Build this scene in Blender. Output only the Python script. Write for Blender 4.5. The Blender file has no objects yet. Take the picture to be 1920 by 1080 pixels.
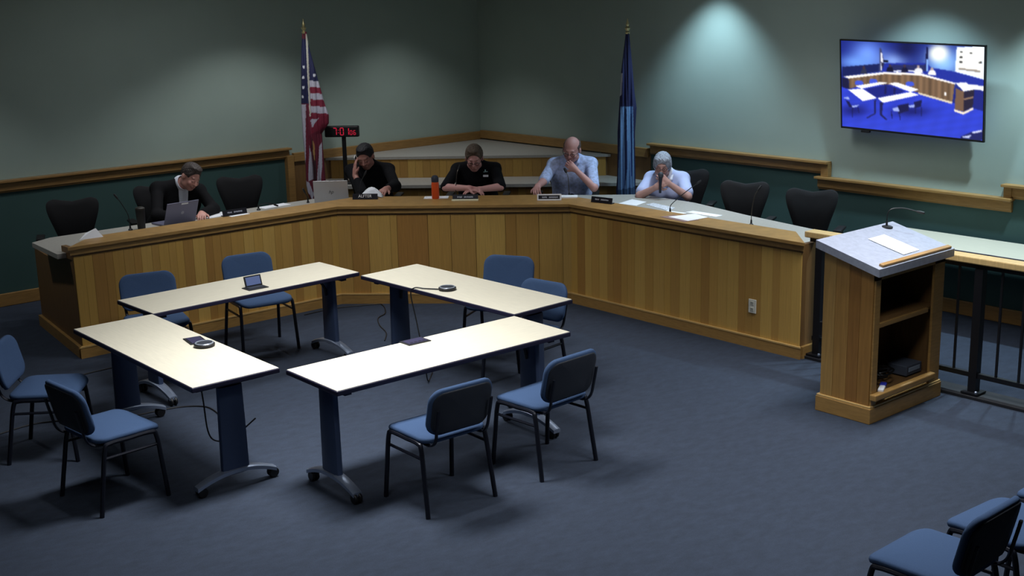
import bpy, bmesh, math, random
import numpy as np
from mathutils import Vector, Matrix, Euler
random.seed(7)
rng = np.random.default_rng(7)
scene = bpy.context.scene
COL = scene.collection
R = math.radians

# ------------------------------------------------------------------ camera, world, exposure
# room axes: x runs along the left wall towards the corner, y runs along the right wall towards the corner
cam_data = bpy.data.cameras.new('camera'); cam = bpy.data.objects.new('camera', cam_data); COL.objects.link(cam)
scene.camera = cam
PHI, PITCH, ROLL = R(40.63), .2368, -.0231
def to_room(v):
    a = (math.cos(PHI), math.sin(PHI)); b = (math.sin(PHI), -math.cos(PHI))
    return Vector((v[0]*a[0]+v[1]*a[1], -(v[0]*b[0]+v[1]*b[1]), v[2]))
_f = Vector((0, math.cos(PITCH), -math.sin(PITCH))); _r = Vector((1, 0, 0)); _u = _r.cross(_f)
_r2 = math.cos(ROLL)*_r+math.sin(ROLL)*_u; _u2 = -math.sin(ROLL)*_r+math.cos(ROLL)*_u
_m = Matrix((to_room(_r2), to_room(_u2), to_room(-_f))).transposed().to_4x4()
_m.translation = Vector((0, 0, 2.9987)); cam.matrix_world = _m
cam_data.sensor_width = 36; cam_data.lens = 2354.07/1920*36; cam_data.clip_start = .05; cam_data.clip_end = 100

world = bpy.data.worlds.new('world'); scene.world = world; world.use_nodes = True
world.node_tree.nodes['Background'].inputs[0].default_value = (.5, .55, .6, 1)
world.node_tree.nodes['Background'].inputs[1].default_value = .05
scene.view_settings.view_transform = 'Standard'; scene.view_settings.look = 'None'
scene.view_settings.exposure = 0.0; scene.view_settings.gamma = 1.0; scene.view_settings.use_curve_mapping = False

CEIL = 3.3
COOL = (.66, .87, 1.0); NEUT = (.95, .97, 1.0); WARM = (1.0, .93, .82)
# recessed ceiling downlights: x, y, tilt target (x, y), watts, cone degrees, blend, colour, what the lamp lights
LAMPS = [
 (6.80, 11.25, 6.80, 11.27, 56, 114, .5, NEUT, 'above the left stretch of the curved desk'),
 (2.95, 11.25, 2.95, 11.27, 56, 114, .5, NEUT, 'above the far left end of the curved desk'),
 (8.75, 11.40, 8.80, 11.50, 52, 96, .8, NEUT, 'in front of the room corner'),
 (9.80, 8.58, 9.81, 8.58, 140, 92, .75, (.60, .86, 1.06), 'between the blue flag and the television'),
 (9.62, 6.15, 9.63, 6.15, 135, 98, .7, (.60, .86, 1.06), 'above the wall television'),
 (9.62, 4.70, 9.63, 4.70, 255, 102, .6, COOL, 'over the right wall behind the railing'),
]
# unseen ceiling panels added for soft room light: x, y, watts, colour, place
ADDED_PANELS = [
 (4.1, 6.5, 62, NEUT, 'over the front of the table square'),
 (5.6, 8.4, 24, NEUT, 'over the back of the table square'),
 (7.3, 4.6, 38, NEUT, 'over the lectern'),
 (5.4, 3.4, 34, NEUT, 'over the open carpet'),
 (2.2, 4.4, 12, NEUT, 'over the front left carpet'),
 (8.7, 7.4, 15, NEUT, 'over the right bend of the curved desk'),
 (5.6, 10.8, 8, NEUT, 'over the left bend of the curved desk'),
]

# ------------------------------------------------------------------ helpers
def lin(c):
    if isinstance(c, str):
        c = [int(c[i:i+2], 16)/255 for i in (0, 2, 4)]
    return tuple((v/12.92 if v <= .04045 else ((v+.055)/1.055)**2.4) for v in c)
MATS = {}
def mat(name, col, rough=.6, metal=0., spec=.5, noise=0., nscale=40., emit=0., bump=0., stretch=None, objcol=False, vcol=None, alpha=1.):
    if name in MATS: return MATS[name]
    m = bpy.data.materials.new(name); m.use_nodes = True; nt = m.node_tree; bs = nt.nodes['Principled BSDF']
    bs.inputs['Roughness'].default_value = rough; bs.inputs['Metallic'].default_value = metal
    bs.inputs['Specular IOR Level'].default_value = spec
    c = (*lin(col), 1); src = None
    if objcol:
        oi = nt.nodes.new('ShaderNodeObjectInfo'); src = oi.outputs['Color']
    elif vcol:
        at = nt.nodes.new('ShaderNodeAttribute'); at.attribute_name = vcol; src = at.outputs['Color']
    if noise or bump:
        tc = nt.nodes.new('ShaderNodeTexCoord'); mp = nt.nodes.new('ShaderNodeMapping')
        nt.links.new(tc.outputs['Object'], mp.inputs[0])
        if stretch: mp.inputs['Scale'].default_value = stretch
        nz = nt.nodes.new('ShaderNodeTexNoise'); nz.inputs['Scale'].default_value = nscale; nz.inputs['Detail'].default_value = 5
        nt.links.new(mp.outputs[0], nz.inputs['Vector'])
    if noise:
        mr = nt.nodes.new('ShaderNodeMapRange'); mr.inputs[1].default_value = .3; mr.inputs[2].default_value = .7
        mr.inputs[3].default_value = 1-noise; mr.inputs[4].default_value = 1+noise
        nt.links.new(nz.outputs['Fac'], mr.inputs[0])
        mx = nt.nodes.new('ShaderNodeMix'); mx.data_type = 'RGBA'; mx.blend_type = 'MULTIPLY'; mx.inputs[0].default_value = 1
        if src: nt.links.new(src, mx.inputs[6])
        else: mx.inputs[6].default_value = c
        cb = nt.nodes.new('ShaderNodeCombineColor')
        for k in range(3): nt.links.new(mr.outputs[0], cb.inputs[k])
        nt.links.new(cb.outputs[0], mx.inputs[7]); src = mx.outputs[2]
    if bump:
        bp = nt.nodes.new('ShaderNodeBump'); bp.inputs['Strength'].default_value = bump; bp.inputs['Distance'].default_value = .004
        nt.links.new(nz.outputs['Fac'], bp.inputs['Height']); nt.links.new(bp.outputs[0], bs.inputs['Normal'])
    if src: nt.links.new(src, bs.inputs['Base Color'])
    else: bs.inputs['Base Color'].default_value = c
    if emit:
        if src: nt.links.new(src, bs.inputs['Emission Color'])
        else: bs.inputs['Emission Color'].default_value = c
        bs.inputs['Emission Strength'].default_value = emit
    m.diffuse_color = c
    MATS[name] = m; return m

class MB:
    """collects shapes into one mesh"""
    def __init__(s): s.v = []; s.f = []; s.mi = []; s.cur = 0
    def add(s, vs, fs):
        o = len(s.v); s.v += [tuple(p) for p in vs]; s.f += [tuple(i+o for i in f) for f in fs]; s.mi += [s.cur]*len(fs); return s
    def box(s, c, d, rz=0, bev=0, M=None):
        hx, hy, hz = d[0]/2, d[1]/2, d[2]/2
        if bev > 0:
            bm = bmesh.new(); bmesh.ops.create_cube(bm, size=1)
            for v in bm.verts: v.co = Vector((v.co.x*d[0], v.co.y*d[1], v.co.z*d[2]))
            bmesh.ops.bevel(bm, geom=bm.edges[:], offset=bev, segments=2, affect='EDGES', profile=.5)
            bm.verts.index_update(); vs = [v.co.copy() for v in bm.verts]; fs = [[v.index for v in f.verts] for f in bm.faces]; bm.free()
        else:
            vs = [Vector((x, y, z)) for x in (-hx, hx) for y in (-hy, hy) for z in (-hz, hz)]
            fs = [(0, 1, 3, 2), (4, 6, 7, 5), (0, 4, 5, 1), (2, 3, 7, 6), (0, 2, 6, 4), (1, 5, 7, 3)]
        T = Matrix.Translation(c) @ (M.to_4x4() if M else Matrix.Rotation(rz, 4, 'Z'))
        return s.add([T @ v for v in vs], fs)
    def prism(s, pts, z0, z1, M=None):
        n = len(pts)
        ar = sum(pts[i][0]*pts[(i+1) % n][1]-pts[(i+1) % n][0]*pts[i][1] for i in range(n))
        if ar < 0: pts = pts[::-1]
        vs = [Vector((p[0], p[1], z0)) for p in pts]+[Vector((p[0], p[1], z1)) for p in pts]
        fs = [tuple(range(n))[::-1], tuple(range(n, 2*n))]+[(i, (i+1) % n, n+(i+1) % n, n+i) for i in range(n)]
        if M: vs = [M @ v for v in vs]
        return s.add(vs, fs)
    def tube(s, path, r, n=8, caps=True, flat=None):
        P = [Vector(p) for p in path]; rs = r if isinstance(r, (list, tuple)) else [r]*len(P)
        vs = []; up = None
        for i, p in enumerate(P):
            t = (P[min(i+1, len(P)-1)]-P[max(i-1, 0)]).normalized()
            if up is None:
                up = Vector((0, 0, 1)) if abs(t.z) < .9 else Vector((1, 0, 0))
            sd = t.cross(up)
            if sd.length < 1e-5: sd = t.cross(Vector((0, 1, 0)))
            sd.normalize(); up2 = sd.cross(t).normalized(); up = up2
            for k in range(n):
                a = 2*math.pi*k/n; vs.append(p+(sd*math.cos(a)+up2*math.sin(a)*(flat or 1))*rs[i])
        fs = []
        for i in range(len(P)-1):
            for k in range(n):
                fs.append((i*n+k, i*n+(k+1) % n, (i+1)*n+(k+1) % n, (i+1)*n+k))
        if caps: fs += [tuple(range(n))[::-1], tuple((len(P)-1)*n+k for k in range(n))]
        return s.add(vs, fs)
    def lathe(s, prof, c=(0, 0, 0), n=20, M=None, closed=False):
        if closed: prof = list(prof)+[prof[0]]
        vs = []; fs = []
        for (r, z) in prof:
            for k in range(n):
                a = 2*math.pi*k/n; vs.append(Vector((r*math.cos(a), r*math.sin(a), z)))
        for i in range(len(prof)-1):
            for k in range(n): fs.append((i*n+k, i*n+(k+1) % n, (i+1)*n+(k+1) % n, (i+1)*n+k))
        if not closed: fs += [tuple(range(n))[::-1], tuple((len(prof)-1)*n+k for k in range(n))]
        T = Matrix.Translation(c) @ (M.to_4x4() if M else Matrix.Identity(4))
        return s.add([T @ v for v in vs], fs)
    def mesh(s, name, ms, smooth=False, ang=40):
        me = bpy.data.meshes.new(name); me.from_pydata(s.v, [], s.f)
        ms = ms if isinstance(ms, (list, tuple)) else [ms]
        for m in ms: me.materials.append(m)
        if len(ms) > 1: me.polygons.foreach_set('material_index', s.mi)
        if smooth:
            me.polygons.foreach_set('use_smooth', [True]*len(me.polygons))
            if ang: me.set_sharp_from_angle(angle=R(ang))
        me.update(); return me
    def build(s, name, ms, parent=None, smooth=False, loc=None, rz=0, ang=40, **kw):
        return link(name, s.mesh(name, ms, smooth, ang), parent, loc, rz, **kw)

def link(name, data, parent=None, loc=None, rz=0, label=None, cat=None, group=None, kind=None):
    o = bpy.data.objects.new(name, data); COL.objects.link(o)
    if parent: o.parent = parent
    if loc is not None: o.location = loc
    if rz: o.rotation_euler = (0, 0, rz)
    return tag(o, label, cat, group, kind)
def tag(o, label=None, cat=None, group=None, kind=None):
    if label: o['label'] = label
    if cat: o['category'] = cat
    if group: o['group'] = group
    if kind: o['kind'] = kind
    return o
def thing(name, label, cat, loc=(0, 0, 0), rz=0, group=None):
    o = link(name, None, None, loc, rz, label, cat, group); o.empty_display_size = .1; return o
def struct(name, mb, m, label=None, **kw):
    return mb.build(name, m, kind='structure', label=label, **kw)
def copy_tree(o, parent=None, label=None, loc=None, rz=None):
    c = o.copy(); COL.objects.link(c); c.parent = parent
    if label: c['label'] = label
    if loc is not None: c.location = loc
    if rz is not None: c.rotation_euler = (0, 0, rz)
    for ch in list(o.children): copy_tree(ch, c)
    return c
def smooth_path(pts, n=6):
    P = [Vector(p) for p in pts]; out = []
    for i in range(len(P)-1):
        p0 = P[max(i-1, 0)]; p1 = P[i]; p2 = P[i+1]; p3 = P[min(i+2, len(P)-1)]
        for k in range(n):
            t = k/n
            out.append(.5*((2*p1)+(p2-p0)*t+(2*p0-5*p1+4*p2-p3)*t*t+(3*p1-p0-3*p2+p3)*t**3))
    out.append(P[-1]); return out
def text_mesh(name, body, size, m, parent, M, shear=0, depth=.0005, xs=1):
    cu = bpy.data.curves.new('txt', 'FONT'); cu.body = body; cu.size = size; cu.align_x = 'CENTER'; cu.align_y = 'CENTER'; cu.shear = shear
    cu.extrude = depth; cu.resolution_u = 3
    ob = bpy.data.objects.new('txt', cu); COL.objects.link(ob)
    bpy.context.view_layer.update()
    me = bpy.data.meshes.new_from_object(ob.evaluated_get(bpy.context.evaluated_depsgraph_get()))
    bpy.data.objects.remove(ob); bpy.data.curves.remove(cu)
    me.transform(M @ Matrix.Scale(xs, 4, (1, 0, 0))); me.materials.clear(); me.materials.append(m)
    return link(name, me, parent)
def TN(t, n, z=0):
    s = math.sqrt(.5); return Vector(((t+n)*s, (n-t)*s, z))
def inpoly(X, Y, poly):
    res = np.zeros(X.shape, bool); n = len(poly)
    for i in range(n):
        x1, y1 = poly[i]; x2, y2 = poly[(i+1) % n]
        if y1 == y2: continue
        res ^= ((y1 > Y) != (y2 > Y)) & (X < (x2-x1)*(Y-y1)/(y2-y1)+x1)
    return res
def set_vcol(me, cols):
    at = me.color_attributes.new('col', 'FLOAT_COLOR', 'POINT')
    at.data.foreach_set('color', np.c_[cols, np.ones(len(cols))].astype(np.float32).ravel())

# ------------------------------------------------------------------ materials
M_wallup = mat('wall_paint_sage', '9fb0a6', .85, noise=.025, nscale=3)
M_walldn = mat('wall_paint_dark_green', '35524f', .8, noise=.03, nscale=3)
M_ceil = mat('ceiling_paint', '6c706d', .9)
M_trim = mat('oak_trim', '9a7644', .42, noise=.16, nscale=3, stretch=(3, 3, 30))
M_plank = mat('oak_plank', 'a07840', .45, objcol=True, noise=.14, nscale=5, stretch=(12, 12, .8))
M_oak = mat('oak_board', '9f7b45', .42, noise=.14, nscale=6, stretch=(2, 2, 14))
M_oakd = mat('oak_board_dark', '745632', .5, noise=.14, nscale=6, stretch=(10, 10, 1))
M_lam = mat('grey_laminate', 'a7a49c', .45, noise=.07, nscale=45)
M_lamb = mat('speckled_laminate', '969cab', .4, noise=.10, nscale=30)
M_ttop = mat('maple_laminate', 'd6cfba', .38, noise=.05, nscale=4, stretch=(2, 18, 2))
M_tedge = mat('table_edge_navy', '1d1b34', .5)
M_slate = mat('slate_metal', '3c4a66', .45, metal=.3)
M_silver = mat('foot_metal', '8b97ab', .35, metal=.55)
M_black = mat('black_plastic', '0d0d10', .5)
M_blackm = mat('black_mesh', '0b0b0f', .85)
M_bsteel = mat('black_steel', '0c0d12', .45)
M_fabric = mat('blue_fabric', '3d5272', .9, noise=.06, nscale=150, spec=.2)
M_tube = mat('chair_tube', '141722', .4, metal=.3)
M_shell = mat('chair_shell', '20252e', .6)
M_white = mat('paper_white', 'eef0f4', .7)
M_cream = mat('cream_paper', 'd8d2b0', .7)
M_chrome = mat('chrome', 'c0c4cc', .2, metal=1)
M_gold = mat('gold_metal', 'd8cc98', .3, metal=.8)

# ------------------------------------------------------------------ room shell
XW, YW, X0, Y0 = 10.27, 12.52, -2.6, -2.6
carpet = bpy.data.materials.new('carpet_blue_grey'); carpet.use_nodes = True
nt = carpet.node_tree; bs = nt.nodes['Principled BSDF']; bs.inputs['Roughness'].default_value = .95; bs.inputs['Specular IOR Level'].default_value = .15
tc = nt.nodes.new('ShaderNodeTexCoord'); mp = nt.nodes.new('ShaderNodeMapping'); mp.inputs['Rotation'].default_value = (0, 0, .5); mp.inputs['Scale'].default_value = (1, 1.8, 1)
nt.links.new(tc.outputs['Object'], mp.inputs[0])
n1 = nt.nodes.new('ShaderNodeTexNoise'); n1.inputs['Scale'].default_value = 9; n1.inputs['Detail'].default_value = 6; n1.inputs['Roughness'].default_value = .7
n2 = nt.nodes.new('ShaderNodeTexNoise'); n2.inputs['Scale'].default_value = 160; n2.inputs['Detail'].default_value = 2
for k in (n1, n2): nt.links.new(mp.outputs[0], k.inputs['Vector'])
rp = nt.nodes.new('ShaderNodeValToRGB'); rp.color_ramp.elements[0].position = .3; rp.color_ramp.elements[1].position = .72
rp.color_ramp.elements[0].color = (*lin('2d333d'), 1); rp.color_ramp.elements[1].color = (*lin('3b4454'), 1)
ad = nt.nodes.new('ShaderNodeMix'); ad.data_type = 'FLOAT'; ad.inputs[0].default_value = .45
nt.links.new(n1.outputs['Fac'], ad.inputs[2]); nt.links.new(n2.outputs['Fac'], ad.inputs[3]); nt.links.new(ad.outputs[0], rp.inputs[0])
nt.links.new(rp.outputs[0], bs.inputs['Base Color'])
bp_ = nt.nodes.new('ShaderNodeBump'); bp_.inputs['Strength'].default_value = .35; bp_.inputs['Distance'].default_value = .004
nt.links.new(n2.outputs['Fac'], bp_.inputs['Height']); nt.links.new(bp_.outputs[0], bs.inputs['Normal'])

struct('floor', MB().box(((X0+XW)/2, (Y0+YW)/2, -.05), (XW-X0+.4, YW-Y0+.4, .1)), carpet, 'blue grey carpet floor')
struct('ceiling', MB().box(((X0+XW)/2, (Y0+YW)/2, CEIL+.06), (XW-X0+.4, YW-Y0+.4, .1)), M_ceil, 'plain ceiling above the room')
wl = struct('wall_left', MB().box(((X0+XW)/2, YW+.1, 1.65), (XW-X0+.4, .2, 3.3)), M_wallup, 'sage green wall behind the left desk with dark green lower part')
wr = struct('wall_right', MB().box((XW+.1, (Y0+YW)/2, 1.65), (.2, YW-Y0, 3.3)), M_wallup, 'sage green wall with television and dark green lower part')
struct('wall_back', MB().box(((X0+XW)/2, Y0-.1, 1.65), (XW-X0+.4, .2, 3.3)), M_wallup, 'plain wall behind the camera')
struct('wall_side', MB().box((X0-.1, (Y0+YW)/2, 1.65), (.2, YW-Y0, 3.3)), M_wallup, 'plain wall left of the camera')
# dark green lower wall fields
MB().box(((X0+7.36)/2, YW-.004, .6), (7.36-X0, .012, 1.2)).build('lower_panel', M_walldn, wl, label='dark green lower wall field')
mb = MB(); mb.box((XW-.004, (9.53+7.22)/2, .6), (.012, 9.53-7.22, 1.2)); mb.box((XW-.004, (7.22+5.3)/2, .53), (.012, 7.22-5.3, 1.06)); mb.box((XW-.004, (5.3+Y0)/2, .58), (.012, 5.3-Y0, 1.16))
mb.build('lower_panel', M_walldn, wr, label='dark green lower wall field')
# alcove wood wainscot either side of the corner shelf
mb = MB(); mb.box(((7.44+8.2)/2, YW-.012, .56), (8.2-7.44, .024, 1.12)); mb.build('wood_panel', M_oakd, wl, label='oak panelling beside the corner shelf')
mb = MB(); mb.box((XW-.012, (9.53+10.3)/2, .56), (.024, .77, 1.12)); mb.build('wood_panel', M_oakd, wr, label='oak panelling beside the corner shelf')
# trims: a projecting cap over a face board
def trim_y(i, x0, x1, z, lab):   # on the left wall
    mb = MB(); mb.box(((x0+x1)/2, YW-.045, z-.012), (x1-x0, .09, .024), bev=.004); mb.box(((x0+x1)/2, YW-.024, z-.065), (x1-x0-.03, .048, .082), bev=.004); mb.box(((x0+x1)/2, YW-.016, z-.115), (x1-x0-.03, .032, .02))
    struct('trim_%d' % i, mb, M_trim, lab)
def trim_x(i, y0, y1, z, lab):
    mb = MB(); mb.box((XW-.045, (y0+y1)/2, z-.012), (.09, y1-y0, .024), bev=.004); mb.box((XW-.024, (y0+y1)/2, z-.065), (.048, y1-y0-.03, .082), bev=.004); mb.box((XW-.016, (y0+y1)/2, z-.115), (.032, y1-y0-.03, .02))
    struct('trim_%d' % i, mb, M_trim, lab)
trim_y(1, X0, 7.42, 1.255, 'oak chair rail along the left wall')
trim_x(2, 7.16, 9.53, 1.265, 'oak chair rail right of the blue flag')
trim_x(3, 5.27, 7.30, 1.115, 'lower oak chair rail under the television')
trim_x(4, Y0, 5.37, 1.235, 'raised oak chair rail at the right picture edge')
struct('trim_5', MB().box((XW-.03, 7.20, 1.18), (.06, .085, .14), bev=.004), M_trim, 'short upright oak piece joining the two chair rails')
struct('trim_6', MB().box((XW-.03, 5.32, 1.15), (.06, .07, .14), bev=.004), M_trim, 'short upright oak piece at the right chair rail step')
struct('trim_7', MB().box((7.40, YW-.04, .6), (.085, .08, 1.13), bev=.004), M_trim, 'oak post closing the left chair rail beside the striped flag')
struct('baseboard_left', MB().box(((X0+7.3)/2, YW-.015, .065), (7.3-X0, .03, .13), bev=.006), M_trim, 'oak baseboard on the left wall')
struct('baseboard_right', MB().box((XW-.015, (9.5+Y0)/2, .065), (.03, 9.5-Y0, .13), bev=.006), M_trim, 'oak baseboard behind the railing')
struct('platform', MB().prism([(4.7, 10.3), (6.6, 10.3), (8.25, 8.65), (8.25, 6.35), (10.25, 6.35), (10.25, 12.5), (4.7, 12.5)], 0, .15), carpet, 'low carpeted platform behind the curved desk')
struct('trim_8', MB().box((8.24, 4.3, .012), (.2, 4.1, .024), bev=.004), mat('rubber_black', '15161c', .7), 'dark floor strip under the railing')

# ------------------------------------------------------------------ ceiling lamps
M_lamp = mat('lamp_glass', 'f4f6ff', .3, emit=3.)
can_ring = MB().lathe([(.075, -.012), (.105, -.012), (.11, 0), (.11, .008), (.075, .008)], n=24, closed=True).mesh('ring', M_white, True)
can_body = MB().lathe([(.075, 0), (.075, .008), (.06, .009), (.02, .0095)], n=20).mesh('lens', M_lamp, True)
for (x, y, tx, ty, w, cone, blend, colr, where) in LAMPS:
    t = thing('ceiling_downlight', 'recessed ceiling downlight '+where, 'ceiling light', (x, y, CEIL), group='recessed ceiling downlights')
    link('ring', can_ring, t); link('lens', can_body, t)
    ld = bpy.data.lights.new('spot', 'SPOT'); ld.energy = w; ld.color = colr; ld.spot_size = R(cone); ld.spot_blend = blend; ld.shadow_soft_size = .06
    lo = bpy.data.objects.new('spot', ld); COL.objects.link(lo); lo.parent = t; lo.location = (0, 0, -.03)
    d = Vector((tx-x, ty-y, -1.0)); lo.rotation_euler = d.to_track_quat('-Z', 'Y').to_euler()

pan_f = MB().box((0, 0, -.004), (1.24, .64, .02), bev=.004).mesh('frame', M_white); pan_d = MB().box((0, 0, -.016), (1.18, .58, .006)).mesh('diffuser', M_lamp)
for (x, y, w, colr, where) in ADDED_PANELS:
    t = thing('added_panel_light', 'added unseen rectangular ceiling light panel '+where, 'ceiling light', (x, y, CEIL), group='added ceiling light panels')
    link('frame', pan_f, t); link('diffuser', pan_d, t)
    ld = bpy.data.lights.new('glow', 'AREA'); ld.shape = 'RECTANGLE'; ld.size = 1.18; ld.size_y = .58; ld.energy = w; ld.color = colr; ld.spread = R(105)
    lo = bpy.data.objects.new('glow', ld); COL.objects.link(lo); lo.parent = t; lo.location = (0, 0, -.025)

# ------------------------------------------------------------------ curved council desk
def offs(c):   # outline of the desk front, moved outwards (towards the room) by c
    k = math.tan(R(22.5))
    return [(3.906-c, 10.166-c), (6.512-k*c, 10.166-c), (8.116-c, 8.562-k*c), (8.116-c, 5.897-c)]
desk = thing('council_desk', 'long curved oak council desk with vertical plank front', 'desk', (6, 10, 0))
DL = Vector((6, 10, 0))
def dbuild(name, mb, m, parent=desk, **kw):
    mb.v = [tuple(Vector(p)-DL) for p in mb.v] if parent == desk else mb.v
    return mb.build(name, m, parent, **kw)
def strip(co, ci, z0, z1):
    o = offs(co); i = offs(ci); mb = MB()
    for k in range(3):
        mb.prism([o[k], o[k+1], i[k+1], i[k]], z0, z1)
    return mb
ZC = .971
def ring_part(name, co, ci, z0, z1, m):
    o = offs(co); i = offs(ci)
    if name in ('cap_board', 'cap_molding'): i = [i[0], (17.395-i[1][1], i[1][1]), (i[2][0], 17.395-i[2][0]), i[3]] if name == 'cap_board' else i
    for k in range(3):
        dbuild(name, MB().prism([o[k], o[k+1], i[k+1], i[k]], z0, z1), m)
ring_part('cap_board', .058, -.28, ZC-.026, ZC, M_oak)
ring_part('cap_molding', .034, -.16, ZC-.075, ZC-.032, M_oak)
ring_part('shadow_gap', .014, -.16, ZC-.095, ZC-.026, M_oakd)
ring_part('core', 0, -.06, .02, ZC-.05, M_oakd)
ring_part('base_board', .03, -.05, 0, .092, M_oak)
ring_part('base_cap', .034, -.05, .092, .104, mat('oak_light', 'c9a568', .35, noise=.1, nscale=5))
# end panels
dbuild('end_panel', MB().prism([(3.906, 10.17), (4.01, 11.02), (4.05, 11.02), (3.95, 10.17)], .0, .845), M_oakd)
dbuild('end_panel', MB().prism([(4.01, 11.02), (4.07, 11.5), (4.11, 11.5), (4.05, 11.02)], .0, .74), M_oakd)
dbuild('end_base', MB().prism([(3.876, 10.17), (4.045, 11.52), (4.09, 11.52), (3.93, 10.17)], 0, .1), M_oak)
dbuild('end_panel', MB().prism([(3.906, 10.166), (3.906, 10.40), (3.95, 10.40), (3.95, 10.166)], .845, ZC-.03), M_oakd)
dbuild('end_panel', MB().prism([(8.116, 5.897), (8.116, 5.94), (8.86, 5.94), (8.86, 5.897)], .0, .845), M_oakd)
dbuild('end_panel', MB().prism([(8.116, 5.897), (8.116, 5.94), (8.32, 5.94), (8.32, 5.897)], .845, ZC-.03), M_oakd)
dbuild('end_base', MB().prism([(8.116, 5.867), (8.116, 5.9), (8.4, 5.9), (8.4, 5.867)], 0, .1), M_oak)
plank_me = MB().box((.5, 0, .5), (.985, .014, 1), bev=.0035).mesh('plank', M_plank)
PAL = ['a27a3e', '97703a', 'ab8446', '8a6130', 'a57c40', '9c7439', '8f6834', 'b08a4a', '946a35', 'a8803f', '855a2c', 'ad8748']
def planks(p0, p1, widths, cols, z0, z1, parent, org, me=plank_me, out=.007):
    d = Vector((p1[0]-p0[0], p1[1]-p0[1], 0)); L = d.length; d.normalize(); sc = L/sum(widths); nrm = Vector((d.y, -d.x, 0)); x = 0
    for w, c in zip(widths, cols):
        o = link('plank', me, parent); p = Vector((p0[0], p0[1], z0))+d*x*sc+nrm*out-Vector(org)
        o.location = p; o.rotation_euler = (0, 0, math.atan2(d.y, d.x)); o.scale = (w*sc, 1, z1-z0); o.color = tuple((v*.6+m*.4)*k for v, m, k in zip(lin(c), (.342, .178, .047), (1.42, 1.56, 1.5)))+(1,); x += w
def rand_w(L, lo=.065, hi=.135):
    out = []
    while sum(out) < L: out.append(random.uniform(lo, hi))
    return out
Q = offs(0)
w = rand_w(2.6); planks(Q[0], Q[1], w, [random.choice(PAL) for _ in w], .1, ZC-.09, desk, DL)
wc = [25, 31, 40, 12, 55, 41, 44, 53, 19, 40, 42, 16]; cc = ['a27a42', '8f6231', 'ad8648', 'a57d40', '865629', '9c7339', '97703a', 'b38d4b', '8d632f', '9a7139', 'a27c40', 'b08a4c']
planks(Q[1], Q[2], wc, cc, .1, ZC-.09, desk, DL)
w = rand_w(2.66, .07, .14); planks(Q[2], Q[3], w, [random.choice(PAL) for _ in w], .1, ZC-.09, desk, DL)
# worktop behind the cap
wt = thing('desk_worktop', 'grey laminate worktop running behind the oak cap of the curved desk', 'worktop', (6, 10, 0))
back = [(8.86, 6.0), (9.07, 7.23), (9.26, 8.03), (9.28, 8.75), (6.93, 11.10), (4.07, 11.09), (3.87, 10.98), (3.83, 10.3)]
i = offs(-.14)
for k, pts in enumerate([[(3.83, 10.306), i[1], (6.93, 11.10), (4.07, 11.09), (3.87, 10.98)], [i[1], i[2], (9.28, 8.75), (6.93, 11.10)], [i[2], (i[3][0], 5.96), (8.84, 5.96), (9.07, 7.23), (9.26, 8.03), (9.28, 8.75)]]):
    mb = MB().prism(pts, .848, .89); mb.v = [tuple(Vector(p)-DL) for p in mb.v]; mb.build('worktop_section', M_lam, wt)
for pts in ([(4.6, 10.5), (4.6, 11.0), (4.64, 11.0), (4.64, 10.5)], [(7.7, 9.3), (8.1, 9.7), (8.13, 9.67), (7.73, 9.27)], [(8.4, 7.0), (8.9, 7.0), (8.9, 7.04), (8.4, 7.04)]):
    mb = MB().prism(pts, .0, .85); mb.v = [tuple(Vector(p)-DL) for p in mb.v]; mb.build('support', M_oakd, wt)
# wall outlet on the desk front
ol = thing('power_outlet', 'white power outlet on the right plank front of the curved desk', 'outlet', (8.095, 6.37, .357), R(-90))
MB().box((0, 0, 0), (.078, .008, .118), bev=.003).build('cover_plate', mat('ivory_plastic', 'd8d6c8', .5), ol)
for dz in (-.026, .026):
    s = MB().box((0, -.004, dz), (.034, .006, .03), bev=.002).build('socket', mat('ivory_shade', 'bdbcae', .5), ol)
    MB().box((-.007, -.0075, dz+.003), (.003, .002, .01)).box((.007, -.0075, dz+.003), (.003, .002, .01)).build('slot', M_black, s)

# ------------------------------------------------------------------ corner shelf unit
cs = thing('corner_shelf', 'stepped corner shelf unit with oak risers and grey tops', 'shelf unit', TN(-1.591, 14.2, 0))
org = TN(-1.591, 14.2, 0)
def rel(mb): mb.v = [tuple(Vector(p)-org) for p in mb.v]; return mb
def tri(n0, n1, z0, z1, m, name, inset=.03, tmin=None):
    h0 = 16.115-n0-inset; h1 = max(16.115-n1-inset, .01)
    p = [TN(-1.591-h0, n0), TN(-1.591+h0, n0), TN(-1.591+h1, n1), TN(-1.591-h1, n1)]
    if tmin is not None: p[0] = TN(tmin, n0); p[3] = TN(tmin, n1)
    rel(MB().prism([(q.x, q.y) for q in p], z0, z1)).build(name, m, cs)
tri(14.42, 16.08, 1.055, 1.085, M_lam, 'top_shelf'); tri(13.88, 14.5, .80, .835, M_lam, 'lower_shelf', tmin=-3.32)
tri(14.46, 16.0, .8, 1.055, M_oakd, 'riser_core'); tri(13.97, 14.5, .15, .8, M_oakd, 'lower_riser_core', tmin=-3.3)
h = 16.115-14.46-.05; a_, b_ = TN(-1.591-h, 14.455), TN(-1.591+h, 14.455)
w = rand_w(2*h, .085, .12); planks(a_, b_, w, [random.choice(PAL) for _ in w], .835, 1.055, cs, org)
h = 16.115-13.97-.05; a_, b_ = TN(-3.3, 13.965), TN(-1.591+h, 13.965)
w = rand_w(2*h, .085, .12); planks(a_, b_, w, [random.choice(PAL) for _ in w], .15, .80, cs, org)
rel(MB().box(((7.46+10.25)/2, YW-.028, 1.135), (10.25-7.46, .05, .1), bev=.004)).build('back_rail', M_trim, cs)
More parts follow.
